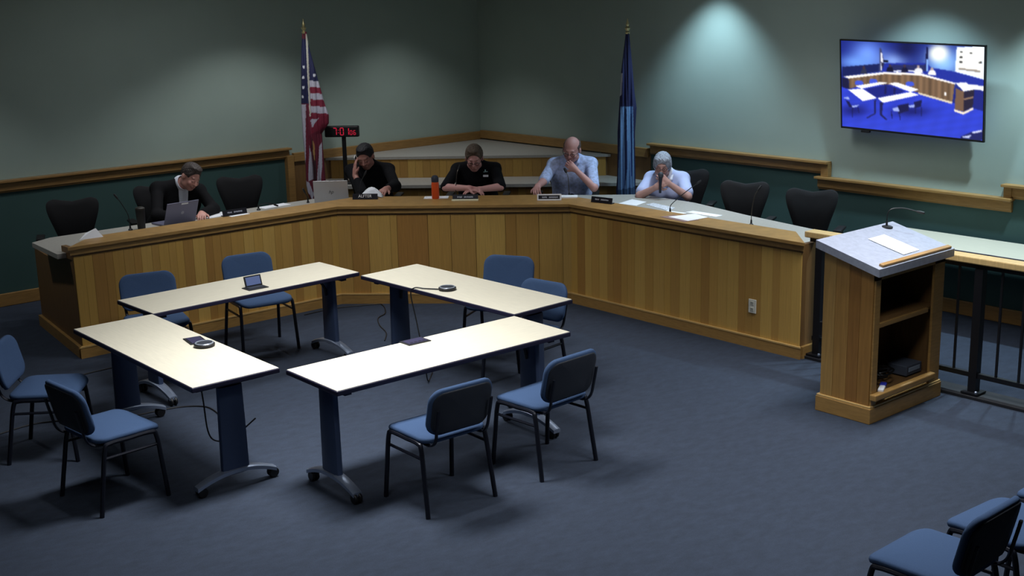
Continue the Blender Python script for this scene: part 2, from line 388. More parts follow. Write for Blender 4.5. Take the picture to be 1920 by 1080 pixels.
rel(MB().box((XW-.028, (9.55+12.47)/2, 1.15), (.05, 12.47-9.55, .1), bev=.004)).build('back_rail', M_trim, cs)

# ------------------------------------------------------------------ railing
rl = thing('ramp_railing', 'black steel railing with oak handrail behind the lectern', 'railing', (8.22, 4.4, 0))
def rb(name, mb, m, **kw):
    mb.v = [tuple(Vector(p)-Vector((8.22, 4.4, 0))) for p in mb.v]; return mb.build(name, m, rl, **kw)
rb('handrail', MB().box((8.235, (5.93+2.3)/2, 1.015), (.125, 5.93-2.3, .05), bev=.008), mat('oak_pale', 'c9ab74', .4, noise=.12, nscale=6, stretch=(2, 14, 2)))
rb('top_rail', MB().box((8.235, 4.1, .972), (.05, 3.6, .035)), M_bsteel)
rb('bottom_rail', MB().box((8.22, 4.1, .165), (.035, 3.5, .035)), M_bsteel)
for y in (5.80, 4.435, 2.6):
    p = rb('post', MB().box((8.22, y, .49), (.062, .062, .93)), M_bsteel)
    MB().box((0, y-4.4, .036), (.13, .13, .012)).build('foot_plate', M_bsteel, p)
    MB().lathe([(.011, 0), (.011, .012), (.006, .016)], (-.045, y-4.4-.045, .042), 10).build('bolt', M_silver, p)
y = 2.75
for y in [2.75, 2.9, 3.05, 3.2, 3.35, 3.5, 3.65, 3.8, 3.95, 4.10, 4.27, 4.60, 4.755, 4.91, 5.06, 5.21, 5.36, 5.51, 5.66]:
    rb('baluster', MB().box((8.22, y, .565), (.015, .015, .78)), M_bsteel)

# ------------------------------------------------------------------ folding tables
TL, TW, TZ = 1.83, .588, .74
def make_table(name, label, loc, rz, group):
    t = thing(name, label, 'table', loc, rz, group)
    top = link('tabletop', TM['top'], t); link('edge_band', TM['edge'], top)
    for s in (-1, 1):
        r = 0 if s == 1 else math.pi
        link('column', TM['col'], t, rz=r); f = link('foot', TM['foot'], t, rz=r)
        for yy in (-.245, .245): link('caster', TM['cast'], f, (.80, yy, 0))
        link('under_bracket', TM['brk'], t, rz=r); link('brace', TM['brace'], t, rz=r)
    link('under_rail', TM['rail'], t)
    return t
TM = {}
TM['top'] = MB().box((0, 0, TZ-.004), (TL-.012, TW-.012, .008), bev=.002).mesh('tabletop', M_ttop)
mb = MB(); mb.box((0, 0, TZ-.0185), (TL, TW, .031), bev=.006); TM['edge'] = mb.mesh('edge_band', M_tedge)
mb = MB()
sec = [(-.024, -.075), (-.018, -.088), (.0, -.094), (.018, -.088), (.026, -.06), (.03, 0), (.026, .06), (.018, .088), (0, .094), (-.018, .088), (-.024, .075), (-.027, 0)]
for z, k in ((.10, 1.0), (.40, .95), (.665, .88)):
    mb.v += [(.80+p[0], p[1]*k, z) for p in sec]
n = len(sec)
for q in range(2):
    for k in range(n): mb.f.append((q*n+k, q*n+(k+1) % n, (q+1)*n+(k+1) % n, (q+1)*n+k))
mb.f += [tuple(range(n))[::-1], tuple(range(2*n, 3*n))]; mb.mi = [0]*len(mb.f)
TM['col'] = mb.mesh('column', M_slate, True)
mb = MB(); ys = np.linspace(-.27, .27, 13); vs = []
for yy in ys:
    z = .058+.062*(1-(yy/.27)**2); hw = .030+.008*(1-abs(yy)/.27)
    for (px, pz) in ((-hw, -.012), (hw, -.012), (hw, .010), (hw*.6, .017), (-hw*.6, .017), (-hw, .010)): vs.append((.80+px, yy, z+pz))
fs = []
for q in range(12):
    for k in range(6): fs.append((q*6+k, q*6+(k+1) % 6, (q+1)*6+(k+1) % 6, (q+1)*6+k))
fs += [tuple(range(6))[::-1], tuple(72+k for k in range(6))]; mb.add(vs, fs); TM['foot'] = mb.mesh('foot', M_silver, True, 50)
mb = MB(); Mx = Matrix.Rotation(R(90), 3, 'Y')
for dx in (-.016, .016): mb.lathe([(.012, -.009), (.03, -.009), (.033, -.005), (.033, .005), (.03, .009), (.012, .009)], (dx, .012, .034), 16, Mx)
mb.lathe([(.02, .0), (.026, .006), (.022, .022), (.01, .026)], (0, 0, .045), 12); TM['cast'] = mb.mesh('caster', M_black, True)
mb = MB(); mb.box((.80, 0, .688), (.05, .46, .03), bev=.004); mb.box((.775, 0, .668), (.07, .12, .05), bev=.004); TM['brk'] = mb.mesh('under_bracket', M_tedge)
mb = MB(); mb.tube(smooth_path([(.77, .0, .52), (.75, .0, .60), (.69, .0, .665), (.62, .0, .70)]), .011, 8); TM['brace'] = mb.mesh('brace', M_bsteel, True)
mb = MB(); mb.box((0, .12, .69), (1.52, .03, .03)); mb.box((0, -.12, .69), (1.52, .03, .03)); TM['rail'] = mb.mesh('under_rail', M_tedge)
G = 'rolling meeting tables set in a square'
make_table('meeting_table', 'back left maple-topped table of the square, nearest the suited man', (4.673, 8.708, 0), R(1.14), G)
make_table('meeting_table', 'back right maple-topped table of the square with round speakerphone and hanging cable', (5.852, 7.419, 0), R(92.0), G)
make_table('meeting_table', 'front left maple-topped table of the square with speakerphone beside power cover', (3.454, 7.484, 0), R(89.1), G)
make_table('meeting_table', 'front right maple-topped table of the square in front of two chairs', (4.645, 6.191, 0), R(-1.1), G)
make_table('meeting_table', 'maple-topped table against the right wall behind the railing', (9.90, 5.36, 0), R(90), 'table by the wall')

# ------------------------------------------------------------------ stacking chairs
def cushion(w, d, t, r, fn=None, n=6, dome=.35):
    pts = []
    for (cx, cy, a0) in ((w/2-r, d/2-r, 0), (-w/2+r, d/2-r, 90), (-w/2+r, -d/2+r, 180), (w/2-r, -d/2+r, 270)):
        for k in range(n+1):
            a = R(a0+90*k/n); pts.append((cx+r*math.cos(a), cy+r*math.sin(a)))
    N = len(pts); lv = []
    for (s, z) in ((.0, -.5), (.55, -.5), (.93, -.5), (.985, -.38), (1, 0), (.985, .3), (.95, .45), (.8, .5+dome*.25), (.45, .5+dome*.45), (0, .5+dome*.5)):
        lv.append((s, z*t))
    vs = []; fs = []; idx = []
    for (s, z) in lv:
        if s == 0: idx.append([len(vs)]); vs.append((0, 0, z)); continue
        idx.append(list(range(len(vs), len(vs)+N))); vs += [(p[0]*s, p[1]*s, z) for p in pts]
    for q in range(len(lv)-1):
        A, B = idx[q], idx[q+1]
        for k in range(N):
            k2 = (k+1) % N
            if len(A) == 1: fs.append((A[0], B[k2], B[k]))
            elif len(B) == 1: fs.append((A[k], A[k2], B[0]))
            else: fs.append((A[k], A[k2], B[k2], B[k]))
    vs = [Vector(fn(*v)) if fn else Vector(v) for v in vs]
    return vs, fs
CM = {}
def seatfn(x, y, z):
    dz = -.018*max(0, (y-.12)/.09)**2 - .004*(1-(x/.23)**2)
    return (x, y+.02, .452+z+dz)
CM['seat'] = MB().add(*cushion(.465, .43, .038, .075, seatfn)).mesh('seat', M_fabric, True, 60)
BT = R(13)
def backfn(x, y, z):   # x across, y up the back, z thickness (front positive)
    cy = -.035*(x/.23)**2*-1
    yy = -.255+cy-math.sin(BT)*y+z*math.cos(BT); zz = .635+y*math.cos(BT)+z*math.sin(BT)
    return (x, yy, zz)
CM['back'] = MB().add(*cushion(.455, .30, .034, .085, backfn)).mesh('backrest', M_fabric, True, 60)
def shellfn(x, y, z): return backfn(x, y, z-.02)
CM['shell'] = MB().add(*cushion(.425, .27, .012, .075, shellfn, dome=0)).mesh('back_shell', M_shell, True, 60)
mb = MB(); mb.tube(smooth_path([(.248, .222, 0), (.24, .205, .2), (.232, .185, .395), (.228, .15, .428), (.226, .0, .428)]), .0145, 8); CM['legf'] = mb.mesh('leg', M_tube, True)
mb = MB(); mb.tube(smooth_path([(.248, -.222, 0), (.24, -.19, .2), (.232, -.155, .395), (.228, -.12, .428), (.226, .0, .428)]), .0145, 8); CM['legr'] = mb.mesh('leg', M_tube, True)
mb = MB(); mb.tube([(.234, -.165, .345), (.234, .19, .345)], .009, 6); CM['side'] = mb.mesh('side_stretcher', M_tube, True)
mb = MB(); mb.tube([(-.228, .13, .428), (.228, .13, .428)], .011, 6); mb.tube([(-.228, -.12, .428), (.228, -.12, .428)], .011, 6); CM['cross'] = mb.mesh('seat_frame', M_tube, True)
mb = MB(); mb.tube(smooth_path([(.185, -.05, .425), (.185, -.17, .42), (.185, -.235, .46), (.19, -.262, .56), (.19, -.285, .66)]), .012, 6, flat=.7); CM['up'] = mb.mesh('back_upright', M_tube, True)
def mirror(me):
    m2 = me.copy(); m2.transform(Matrix.Scale(-1, 4, (1, 0, 0))); m2.flip_normals(); return m2
for k in ('legf', 'legr', 'side', 'up'): CM[k+'m'] = mirror(CM[k])
def make_chair(label, loc, deg, group):
    t = thing('stacking_chair', label, 'chair', (*loc, 0), R(deg), group)
    link('seat', CM['seat'], t); b = link('backrest', CM['back'], t); link('back_shell', CM['shell'], b, label='black back shell')
    for s in ('', 'm'):
        link('leg', CM['legf'+s], t); link('leg', CM['legr'+s], t); link('side_stretcher', CM['side'+s], t); link('back_upright', CM['up'+s], t)
    link('seat_frame', CM['cross'], t)
    return t
G = 'blue stacking chairs around the table square'
make_chair('blue chair at the left picture edge, angled towards the front left table', (2.86, 8.15), -90-36, G)
make_chair('blue chair with its side to the front left table, in front of the edge chair', (2.83, 7.09), -90+5, G)
make_chair('blue chair with its back to the camera, left of the two before the front table', (4.27, 5.685), -2, G)
make_chair('blue chair with its back to the camera, right of the two before the front table', (5.10, 5.66), 3, G)
make_chair('blue chair tucked behind the left end of the back left table', (4.19, 9.29), 180-14, G)
make_chair('blue chair behind the back left table, with its legs seen beneath the tabletop', (5.16, 9.35), 180-9, G)
make_chair('blue chair behind the back right table, the farther one near the desk bend', (6.50, 7.74), 90+28, G)
make_chair('blue chair behind the back right table, the nearer one partly hidden by the tabletop', (6.06, 6.93), 90+8, G)
G = 'blue chairs in the lower right corner'
make_chair('blue chair in the lower right corner showing its dark back, nearest the camera', (4.815, 2.72), 1, G)
make_chair('blue chair in the lower right corner, middle of the row with pale seat', (5.40, 2.67), -3, G)
make_chair('blue chair cut off by the right picture edge, end of the lower right row', (5.97, 2.62), 0, G)

# ------------------------------------------------------------------ executive chairs behind the desk
EM = {}
prof = [(-.13, .52), (-.15, .60), (-.185, .71), (-.225, .83), (-.238, .91), (-.222, .955), (-.17, .975), (-.10, .962), (0, .945)]
prof = [tuple(p)[:2] for p in smooth_path([(p[0], p[1], 0) for p in prof], 3)]
ring = prof+[(-p[0], p[1]) for p in prof[-2::-1]]
NN = len(ring); cx, cz = 0, .78
def bk(x, z, off):
    return (x, .235+.10*(z-.52)-.22*x*x*2.2-.05*math.sin((z-.5)*5)+off, z)
vs = []; fs = []
for off in (0, .024):
    for s in (1, .97, .7, .35):
        vs += [bk(cx+(p[0]-cx)*s, cz+(p[1]-cz)*s, off+(0.006 if (s == 1 and off == 0) else -.006 if s == 1 else 0)) for p in ring]
    vs.append(bk(cx, cz, off))
per = 4*NN+1
for side in (0, 1):
    o = side*per
    for q in range(3):
        for k in range(NN):
            f = (o+q*NN+k, o+q*NN+(k+1) % NN, o+(q+1)*NN+(k+1) % NN, o+(q+1)*NN+k); fs.append(f if side else f[::-1])
    for k in range(NN):
        f = (o+3*NN+k, o+3*NN+(k+1) % NN, o+4*NN); fs.append(f if side else f[::-1])
for k in range(NN): fs.append((k, (k+1) % NN, per+(k+1) % NN, per+k))
EM['back'] = MB().add(vs, fs).mesh('backrest', M_blackm, True, 50)
EM['seat'] = MB().add(*cushion(.50, .48, .06, .12, lambda x, y, z: (x, y+.0, .47+z-.02*max(0, (-y-.12)/.12)**2))).mesh('seat', M_blackm, True, 60)
EM['spine'] = MB().tube(smooth_path([(0, .05, .40), (0, .22, .41), (0, .29, .52), (0, .30, .70)]), [.03]*18+[.022], 8, flat=.6).mesh('spine', M_black, True)
EM['col'] = MB().lathe([(.03, .07), (.03, .25), (.022, .25), (.022, .40), (.09, .405), (.09, .43)], n=14).mesh('gas_column', M_black, True)
EM['leg'] = MB().tube([(0, 0, .10), (.15, 0, .095), (.29, 0, .07)], [.035, .025, .018], 8, flat=.7).mesh('base_leg', M_black, True)
EM['cast'] = MB().lathe([(.01, -.02), (.026, -.02), (.028, 0), (.026, .02), (.01, .02)], (.285, 0, .029), 12, Matrix.Rotation(R(90), 3, 'X')).lathe([(.011, .05), (.011, .07)], (.285, 0, 0), 8).mesh('caster', M_black, True)
mb = MB(); mb.tube(smooth_path([(.20, .08, .43), (.30, .07, .45), (.31, .05, .58), (.305, .03, .655)]), .018, 8); mb.box((.305, -.02, .665), (.075, .25, .025), bev=.01); EM['arm'] = mb.mesh('armrest', M_black, True); EM['armm'] = mirror(EM['arm'])
def make_exec(label, x, y, deg):
    t = thing('office_chair', label, 'office chair', (x, y, .15), R(deg), 'black office chairs behind the curved desk')
    link('seat', EM['seat'], t); link('backrest', EM['back'], t); link('spine', EM['spine'], t); link('gas_column', EM['col'], t)
    link('armrest', EM['arm'], t); link('armrest', EM['armm'], t)
    for k in range(5):
        l = link('base_leg', EM['leg'], t, rz=R(72*k+18)); link('caster', EM['cast'], l)
    return t
make_exec('empty black office chair at the far left end of the curved desk', 4.44, 11.44, -22)
make_exec('black office chair under the man in the dark suit', 5.42, 11.62, -14)
make_exec('empty black office chair between the suited man and the striped flag', 6.26, 11.52, -22)
p = TN(-2.53, 13.36); make_exec('black office chair under the man leaning on his hand', p.x, p.y, -45)
p = TN(-1.36, 13.36); make_exec('black office chair under the man in the black polo', p.x, p.y, -45)
p = TN(-.40, 13.36); make_exec('black office chair under the bald man in the patterned shirt', p.x, p.y, -47)
make_exec('black office chair showing right behind the grey-haired person with the microphone', 9.52, 8.42, -60)
make_exec('empty black office chair, first right of the grey-haired person', 9.25, 7.47, -66)
make_exec('empty black office chair nearest the lectern behind the desk', 9.28, 6.72, -66)

# ------------------------------------------------------------------ lectern
lc = thing('lectern', 'oak lectern with open shelves and speckled grey slanted top', 'lectern', (7.62, 4.835, 0))
LW, LD = .86, .40   # along x (open side faces -y), depth along y
def lb(name, mb, m, parent=lc, **kw): return mb.build(name, m, parent, **kw)
zt = lambda y: 1.065+.26*(y+.2)      # underside height of the slanted top
hx, hy = LW/2, LD/2
def sloped(x0, x1, y0, y1, z0, dz0, dz1=None):
    vs = [(x0, y0, z0), (x1, y0, z0), (x1, y1, z0), (x0, y1, z0), (x0, y0, zt(y0)+dz0), (x1, y0, zt(y0)+dz0), (x1, y1, zt(y1)+dz0), (x0, y1, zt(y1)+dz0)]
    return vs, [(3, 2, 1, 0), (4, 5, 6, 7), (0, 1, 5, 4), (1, 2, 6, 5), (2, 3, 7, 6), (3, 0, 4, 7)]
for sx in (-1, 1):
    x0, x1 = (-hx, -hx+.03) if sx < 0 else (hx-.03, hx)
    lb('side_panel', MB().add(*sloped(x0, x1, -hy, hy, .02, 0)), M_oakd)
# planks of the camera-facing side
for k, (ya, yb) in enumerate(((-.2, -.1), (-.1, -.01), (-.01, .1), (.1, .2))):
    o = lb('plank', MB().add(*sloped(-hx-.008, -hx, ya+.0015, yb-.0015, .1, 0)), M_plank); o.color = (*lin(['9a7038', '8f6532', 'a27a40', 'a8844a'][k]), 1)
lb('back_panel', MB().add(*sloped(-hx+.03, hx-.03, hy-.02, hy, .02, 0)), M_oakd)
lb('face_frame', MB().box((-hx+.03, -hy-.004, .55), (.06, .018, .98)).box((hx-.065, -hy-.004, .55), (.13, .018, .98)).box((0, -hy-.004, 1.035), (LW, .018, .05)), M_oak)
lb('shelf', MB().box((0, 0, .68), (LW-.06, LD-.05, .022), bev=.003), M_oakd); lb('shelf_edge', MB().box((-.07, -hy+.01, .68), (LW-.19, .02, .034), bev=.004), M_oak)
lb('bottom_shelf', MB().box((0, 0, .165), (LW-.06, LD-.05, .022)), M_oakd); lb('shelf_edge', MB().box((-.06, -hy-.03, .19), (LW-.1, .05, .045), bev=.008), M_oak)
lb('base_board', MB().box((0, 0, .055), (LW+.05, LD+.05, .11), bev=.004), M_oak); lb('base_cap', MB().box((0, 0, .117), (LW+.04, LD+.04, .016), bev=.004), MATS['oak_light'])
tp = lb('slanted_top', MB().add([(x, y, zt(y)+dz) for dz in (0, .055) for (x, y) in ((-hx-.045, -hy-.06), (hx+.035, -hy-.06), (hx+.035, hy+.05), (-hx-.045, hy+.05))], [(3, 2, 1, 0), (4, 5, 6, 7), (0, 1, 5, 4), (1, 2, 6, 5), (2, 3, 7, 6), (3, 0, 4, 7)]), M_lamb)
TA = math.atan(.26); Mt = Matrix.Rotation(TA, 3, 'X')
lb('paper_stop', MB().box((0.01, -hy-.035, zt(-hy-.035)+.063), (LW-.0, .035, .022), bev=.006, M=Mt), M_trim, tp)
lb('outlet', MB().box((-hx+.02, hy+.012, .60), (.06, .024, .10), bev=.003), M_black)
# things on and in the lectern
LP = Vector((7.62, 4.835, 0))
def on_top(x, y, dz=0): return (x, y, zt(y-4.835)+.055+dz)
def on_top_y(y): return 1.065+.26*(y-4.835+.2)+.055
pm = MB().box((0, 0, .0015), (.21, .29, .002), M=None)
o = pm.build('paper_sheet', M_white, None, loc=(7.66, 4.80, on_top_y(4.80)+.003), label='blank white sheet lying on the lectern top', cat='paper'); o.rotation_euler = (TA, 0, R(2))
def gooseneck(label, loc, rz, path, head=None, base=.03, col=None, r=.004, hr=.009):
    t = thing('gooseneck_microphone', label, 'microphone', loc, rz, 'gooseneck microphones')
    MB().lathe([(base, 0), (base, .008), (base*.7, .014), (.009, .018), (.007, .05)], n=14).build('base', M_black, t, True)
    P = smooth_path(path, 6); MB().tube(P, r, 6).build('neck', col or M_bsteel, t, True)
    d = (P[-1]-P[-2]).normalized(); MB().tube([P[-1]-d*.01, P[-1], P[-1]+d*.02, P[-1]+d*.045, P[-1]+d*.05], [hr*.6, hr, hr*1.1, hr, hr*.4], 8).build('capsule', M_black, t, True)
    return t
o = gooseneck('black microphone on the lectern top pointing over the paper', (7.93, 5.035, on_top_y(5.035)-.006), 0, [(0, 0, .01), (.02, .0, .12), (.09, -.06, .14), (.16, -.15, .115)], base=.045)
mb = MB()
for k in range(7):
    cx_ = random.uniform(-.27, .03); cy_ = random.uniform(-.1, .1); zz_ = .195+.011*k
    mb.tube(smooth_path([(cx_+.06+.10*math.cos(a)*random.uniform(.7, 1.1), cy_+.06*math.sin(a)*random.uniform(.7, 1.1), zz_+random.uniform(0, .02)) for a in np.linspace(0, 11, 14)], 3), .006, 5)
mb.build('cable_bundle', M_black, None, True, loc=(7.62, 4.835, 0), label='tangle of black cables on the bottom shelf of the lectern', cat='cable')
t = thing('presentation_remote', 'blue and white handset lying at the front of the lectern bottom shelf', 'remote', (7.335, 4.635, .206), R(25))
MB().box((0, 0, .012), (.11, .04, .022), bev=.006).build('white_body', M_white, t); MB().box((.075, 0, .016), (.06, .045, .03), bev=.008).build('blue_cap', mat('blue_plastic', '2b36a8', .4), t)
t = thing('equipment_box', 'grey electronics box at the right of the lectern bottom shelf', 'box', (7.88, 4.80, .178))
MB().box((0, 0, .045), (.2, .16, .075), bev=.006).build('case', mat('dark_grey_plastic', '4a5260', .5), t); MB().box((0, -.081, .05), (.14, .004, .03)).build('front_panel', mat('pale_blue_plastic', '90a0b4', .5), t)

# ------------------------------------------------------------------ television
tv = thing('wall_television', 'large wall television showing a live view of this meeting room', 'television')
tv.matrix_world = Matrix.Translation((10.10, 6.245, 2.015)) @ Matrix.Rotation(R(-90), 4, 'Z') @ Matrix.Rotation(R(7), 4, 'X') @ Matrix.Rotation(R(1.2), 4, 'Y')
# local: x to the right as seen, -y towards the viewer, z up
TVW, TVH = 1.45, .835
MB().box((0, .03, 0), (TVW-.1, .05, TVH-.1), bev=.01).build('housing', M_black, tv)
mb = MB()
for (c, d) in (((0, 0, TVH/2-.006), (TVW, .025, .012)), ((0, 0, -TVH/2+.008), (TVW, .025, .016)), ((-TVW/2+.006, 0, 0), (.012, .025, TVH)), ((TVW/2-.006, 0, 0), (.012, .025, TVH))): mb.box(c, d)
mb.build('bezel', M_black, tv); MB().box((-.46, .0, -TVH/2-.012), (.09, .03, .02), bev=.004).build('sensor', M_black, tv)
MB().box((0, .09, 0), (.4, .09, .3)).build('wall_mount', M_bsteel, tv)
GW, GH = 240, 136
U, V = np.meshgrid(np.linspace(0, 1, GW), np.linspace(0, 1, GH))   # V down
def homog(dst):
    src = [(0, 0), (1, 0), (1, 1), (0, 1)]; A = []; B = []
    for (x, y), (u, v) in zip(src, dst):
        A.append([x, y, 1, 0, 0, 0, -u*x, -u*y]); B.append(u); A.append([0, 0, 0, x, y, 1, -v*x, -v*y]); B.append(v)
    h = np.linalg.solve(np.array(A, float), np.array(B, float)); return np.append(h, 1).reshape(3, 3)
Hm = homog([(168, 138), (1322, 200), (1326, 990), (186, 862)])
D = Hm[2, 0]*U+Hm[2, 1]*V+1; PX = (Hm[0, 0]*U+Hm[0, 1]*V+Hm[0, 2])/D; PY = (Hm[1, 0]*U+Hm[1, 1]*V+Hm[1, 2])/D
img = np.zeros((GH, GW, 3)); C8 = lambda *c: np.array(c)/255.
img[:] = C8(22, 34, 120)
def glow(cx, cy, rx, ry, c, pw=1.):
    g = np.exp(-(((PX-cx)/rx)**2+((PY-cy)/ry)**2)**pw)[..., None]; np.copyto(img, img*(1-g)+C8(*c)*g)
glow(380, 260, 130, 130, (110, 150, 245)); glow(300, 320, 150, 60, (105, 150, 235)); glow(590, 310, 110, 70, (130, 160, 230)); glow(1000, 330, 160, 130, (140, 190, 250))
glow(700, 200, 90, 80, (14, 18, 70)); glow(955, 250, 80, 75, (255, 255, 235), 1.6)
def P(poly, *c, f=1.): img[inpoly(PX, PY, poly)] = C8(*c)*f+img[inpoly(PX, PY, poly)]*(1-f)
P([(1100, 200), (1340, 190), (1340, 480), (1090, 410)], 235, 245, 255); P([(1120, 230), (1300, 222), (1300, 410), (1118, 380)], 250, 250, 245)
for x, y in ((1125, 240), (1125, 285), (1125, 325), (1205, 250), (1280, 330)): P([(x, y-8), (x+22, y-8), (x+22, y+6), (x, y+6)], 60, 60, 60)
P([(1120, 372), (1296, 395), (1296, 415), (1120, 388)], 150, 140, 130)
P([(180, 360), (480, 335), (480, 400), (200, 440), (180, 440)], 20, 30, 85); P([(500, 330), (860, 330), (900, 370), (1090, 405), (1330, 475), (1330, 540), (1090, 500), (800, 420), (500, 400)], 30, 45, 150)
P([(560, 345), (860, 345), (860, 400), (560, 400)], 35, 40, 90); P([(590, 392), (760, 392), (760, 404), (590, 404)], 225, 230, 245)
P([(478, 200), (492, 200), (515, 300), (500, 395), (480, 395)], 60, 65, 105); P([(487, 240), (500, 240), (510, 320), (500, 390), (490, 390)], 225, 225, 235); P([(492, 320), (520, 330), (505, 385)], 40, 40, 70)
P([(855, 195), (868, 195), (872, 300), (870, 400), (852, 400)], 12, 14, 60); P([(858, 300), (872, 300), (874, 400), (856, 400)], 130, 170, 235)
P([(515, 306), (552, 308), (552, 322), (515, 320)], 8, 8, 20)
for (x, y, s, c) in ((355, 385, 26, (40, 45, 70)), (565, 370, 30, (15, 15, 40)), (685, 375, 30, (18, 18, 50)), (795, 380, 38, (225, 225, 230)), (905, 398, 34, (235, 235, 235))):
    P([(x-s, y+32), (x-s*.7, y), (x-s*.3, y-8), (x+s*.3, y-8), (x+s*.8, y), (x+s, y+34)], *c); P([(x-9, y-30), (x+9, y-30), (x+11, y-10), (x, y-3), (x-11, y-10)], *(170, 150, 150) if c[0] > 100 else (60, 45, 60))
P([(192, 440), (520, 405), (810, 415), (1095, 500), (1095, 515), (810, 440), (520, 425), (235, 460)], 245, 240, 235)
P([(232, 458), (520, 422), (810, 435), (1090, 512), (1075, 665), (800, 580), (560, 510), (330, 520), (240, 545)], 112, 88, 66)
for x in range(250, 1080, 26):
    P([(x, 420), (x+9, 420), (x+9, 660), (x, 660)], 80, 60, 45, f=.45*(1 if x % 52 else .7)) if 0 else None
m_ = inpoly(PX, PY, [(232, 458), (520, 422), (810, 435), (1090, 512), (1075, 665), (800, 580), (560, 510), (330, 520), (240, 545)])
img[m_] *= (1+.12*np.sin(PX/8.)+.08*np.sin(PX/21.))[m_][:, None]
P([(180, 450), (230, 460), (240, 545), (200, 540), (180, 520)], 22, 24, 60)
P([(176, 530), (240, 550), (330, 522), (560, 512), (800, 582), (1080, 668), (1330, 740), (1335, 1000), (176, 880)], 44, 62, 196)
m_ = inpoly(PX, PY, [(176, 530), (240, 550), (330, 522), (560, 512), (800, 582), (1080, 668), (1330, 740), (1335, 1000), (176, 880)])
img[m_] *= (1+.04*np.sin(PX/31.+PY/17.)*np.sin(PY/23.-PX/57.))[m_][:, None]
P([(800, 578), (1075, 660), (1070, 678), (796, 592)], 220, 205, 180)
for (x, y, s, k) in ((750, 740, 150, .55), (280, 730, 110, .6), (480, 585, 150, .5)): glow(x, y, s, 48, (22, 28, 110))
for (x, y) in ((318, 492), (432, 480), (728, 503)): P([(x-32, y+20), (x-32, y-8), (x-15, y-18), (x+18, y-16), (x+33, y-4), (x+33, y+22)], 62, 82, 205)
P([(378, 548), (545, 510), (690, 566), (640, 590), (466, 622)], 26, 34, 120)
for poly in ([(285, 522), (500, 488), (550, 498), (340, 545)], [(555, 502), (620, 492), (805, 555), (735, 575)], [(230, 552), (345, 545), (465, 625), (350, 650)], [(470, 625), (735, 575), (805, 600), (515, 665)]): P(poly, 250, 248, 250)
for poly in ([(525, 520), (540, 520), (540, 590), (525, 590)], [(598, 540), (614, 540), (614, 595), (598, 595)], [(440, 645), (458, 640), (458, 755), (445, 755)], [(490, 660), (515, 662), (508, 765), (552, 808), (540, 812), (492, 770)], [(380, 790), (455, 750), (455, 760), (385, 800)]): P(poly, 24, 26, 80)
for poly in ([(630, 690), (720, 670), (722, 735), (640, 760)], [(765, 660), (830, 640), (820, 700), (765, 712)], [(210, 640), (240, 655), (268, 705), (240, 700)]): P(poly, 20, 22, 70)
for poly in ([(590, 715), (635, 700), (650, 740), (600, 735)], [(720, 690), (770, 680), (770, 705), (735, 708)], [(262, 690), (325, 680), (300, 700), (266, 706)], [(190, 622), (235, 612), (245, 640)]): P(poly, 150, 165, 225)
for (x0_, y0_, x1_, y1_) in ((585, 735, 588, 800), (650, 755, 655, 815), (825, 705, 828, 780), (775, 710, 780, 760), (268, 705, 265, 790), (310, 700, 320, 750)): P([(x0_-2, y0_), (x0_+3, y0_), (x1_+3, y1_), (x1_-2, y1_)], 14, 16, 60)
P([(1095, 500), (1180, 495), (1255, 555), (1165, 572)], 245, 245, 245); P([(1100, 545), (1165, 572), (1168, 745), (1095, 722)], 110, 84, 66); P([(1168, 575), (1250, 555), (1240, 705), (1168, 745)], 36, 30, 50); P([(1168, 632), (1242, 615), (1242, 628), (1168, 645)], 150, 120, 95)
P([(1092, 722), (1165, 748), (1242, 708), (1242, 728), (1165, 768), (1092, 740)], 240, 225, 205)
P([(1160, 505), (1330, 528), (1330, 568), (1258, 556), (1190, 510)], 235, 235, 235); P([(1250, 560), (1330, 572), (1330, 740), (1250, 700)], 26, 34, 120)
P([(1010, 578), (1024, 578), (1024, 608), (1010, 606)], 250, 250, 250)
P([(1150, 955), (1240, 915), (1330, 898), (1330, 990), (1150, 975)], 25, 30, 90); P([(1150, 958), (1240, 940), (1215, 970)], 190, 200, 235); P([(1240, 915), (1320, 898), (1320, 915), (1245, 930)], 205, 210, 235)
k3 = np.array([.25, .5, .25]); im2 = img.copy()
for ax in (0, 1): im2 = sum(np.roll(im2, s, ax)*w_ for s, w_ in zip((-1, 0, 1), k3))
im2[0], im2[-1], im2[:, 0], im2[:, -1] = img[0], img[-1], img[:, 0], img[:, -1]
img = np.where(im2 <= .04045, im2/12.92, ((im2+.055)/1.055)**2.4)
xs_ = (U-.5)*(TVW-.026); zs_ = (.5-V)*(TVH-.03)+.002
vs = np.stack([xs_.ravel(), np.full(GW*GH, -.008), zs_.ravel()], 1)
ii = np.arange(GW*GH).reshape(GH, GW); fs = np.stack([ii[:-1, :-1], ii[1:, :-1], ii[1:, 1:], ii[:-1, 1:]], -1).reshape(-1, 4)
me = bpy.data.meshes.new('screen'); me.from_pydata(vs.tolist(), [], fs.tolist()); set_vcol(me, img.reshape(-1, 3))
M_scr = mat('screen_glow', '000000', .25, vcol='col', emit=1.25); bsd = M_scr.node_tree.nodes['Principled BSDF']
for l in list(bsd.inputs['Base Color'].links): M_scr.node_tree.links.remove(l)
bsd.inputs['Base Color'].default_value = (.005, .005, .008, 1)
me.materials.append(M_scr); link('screen', me, tv, label='lit screen with a bluish picture of the same meeting')

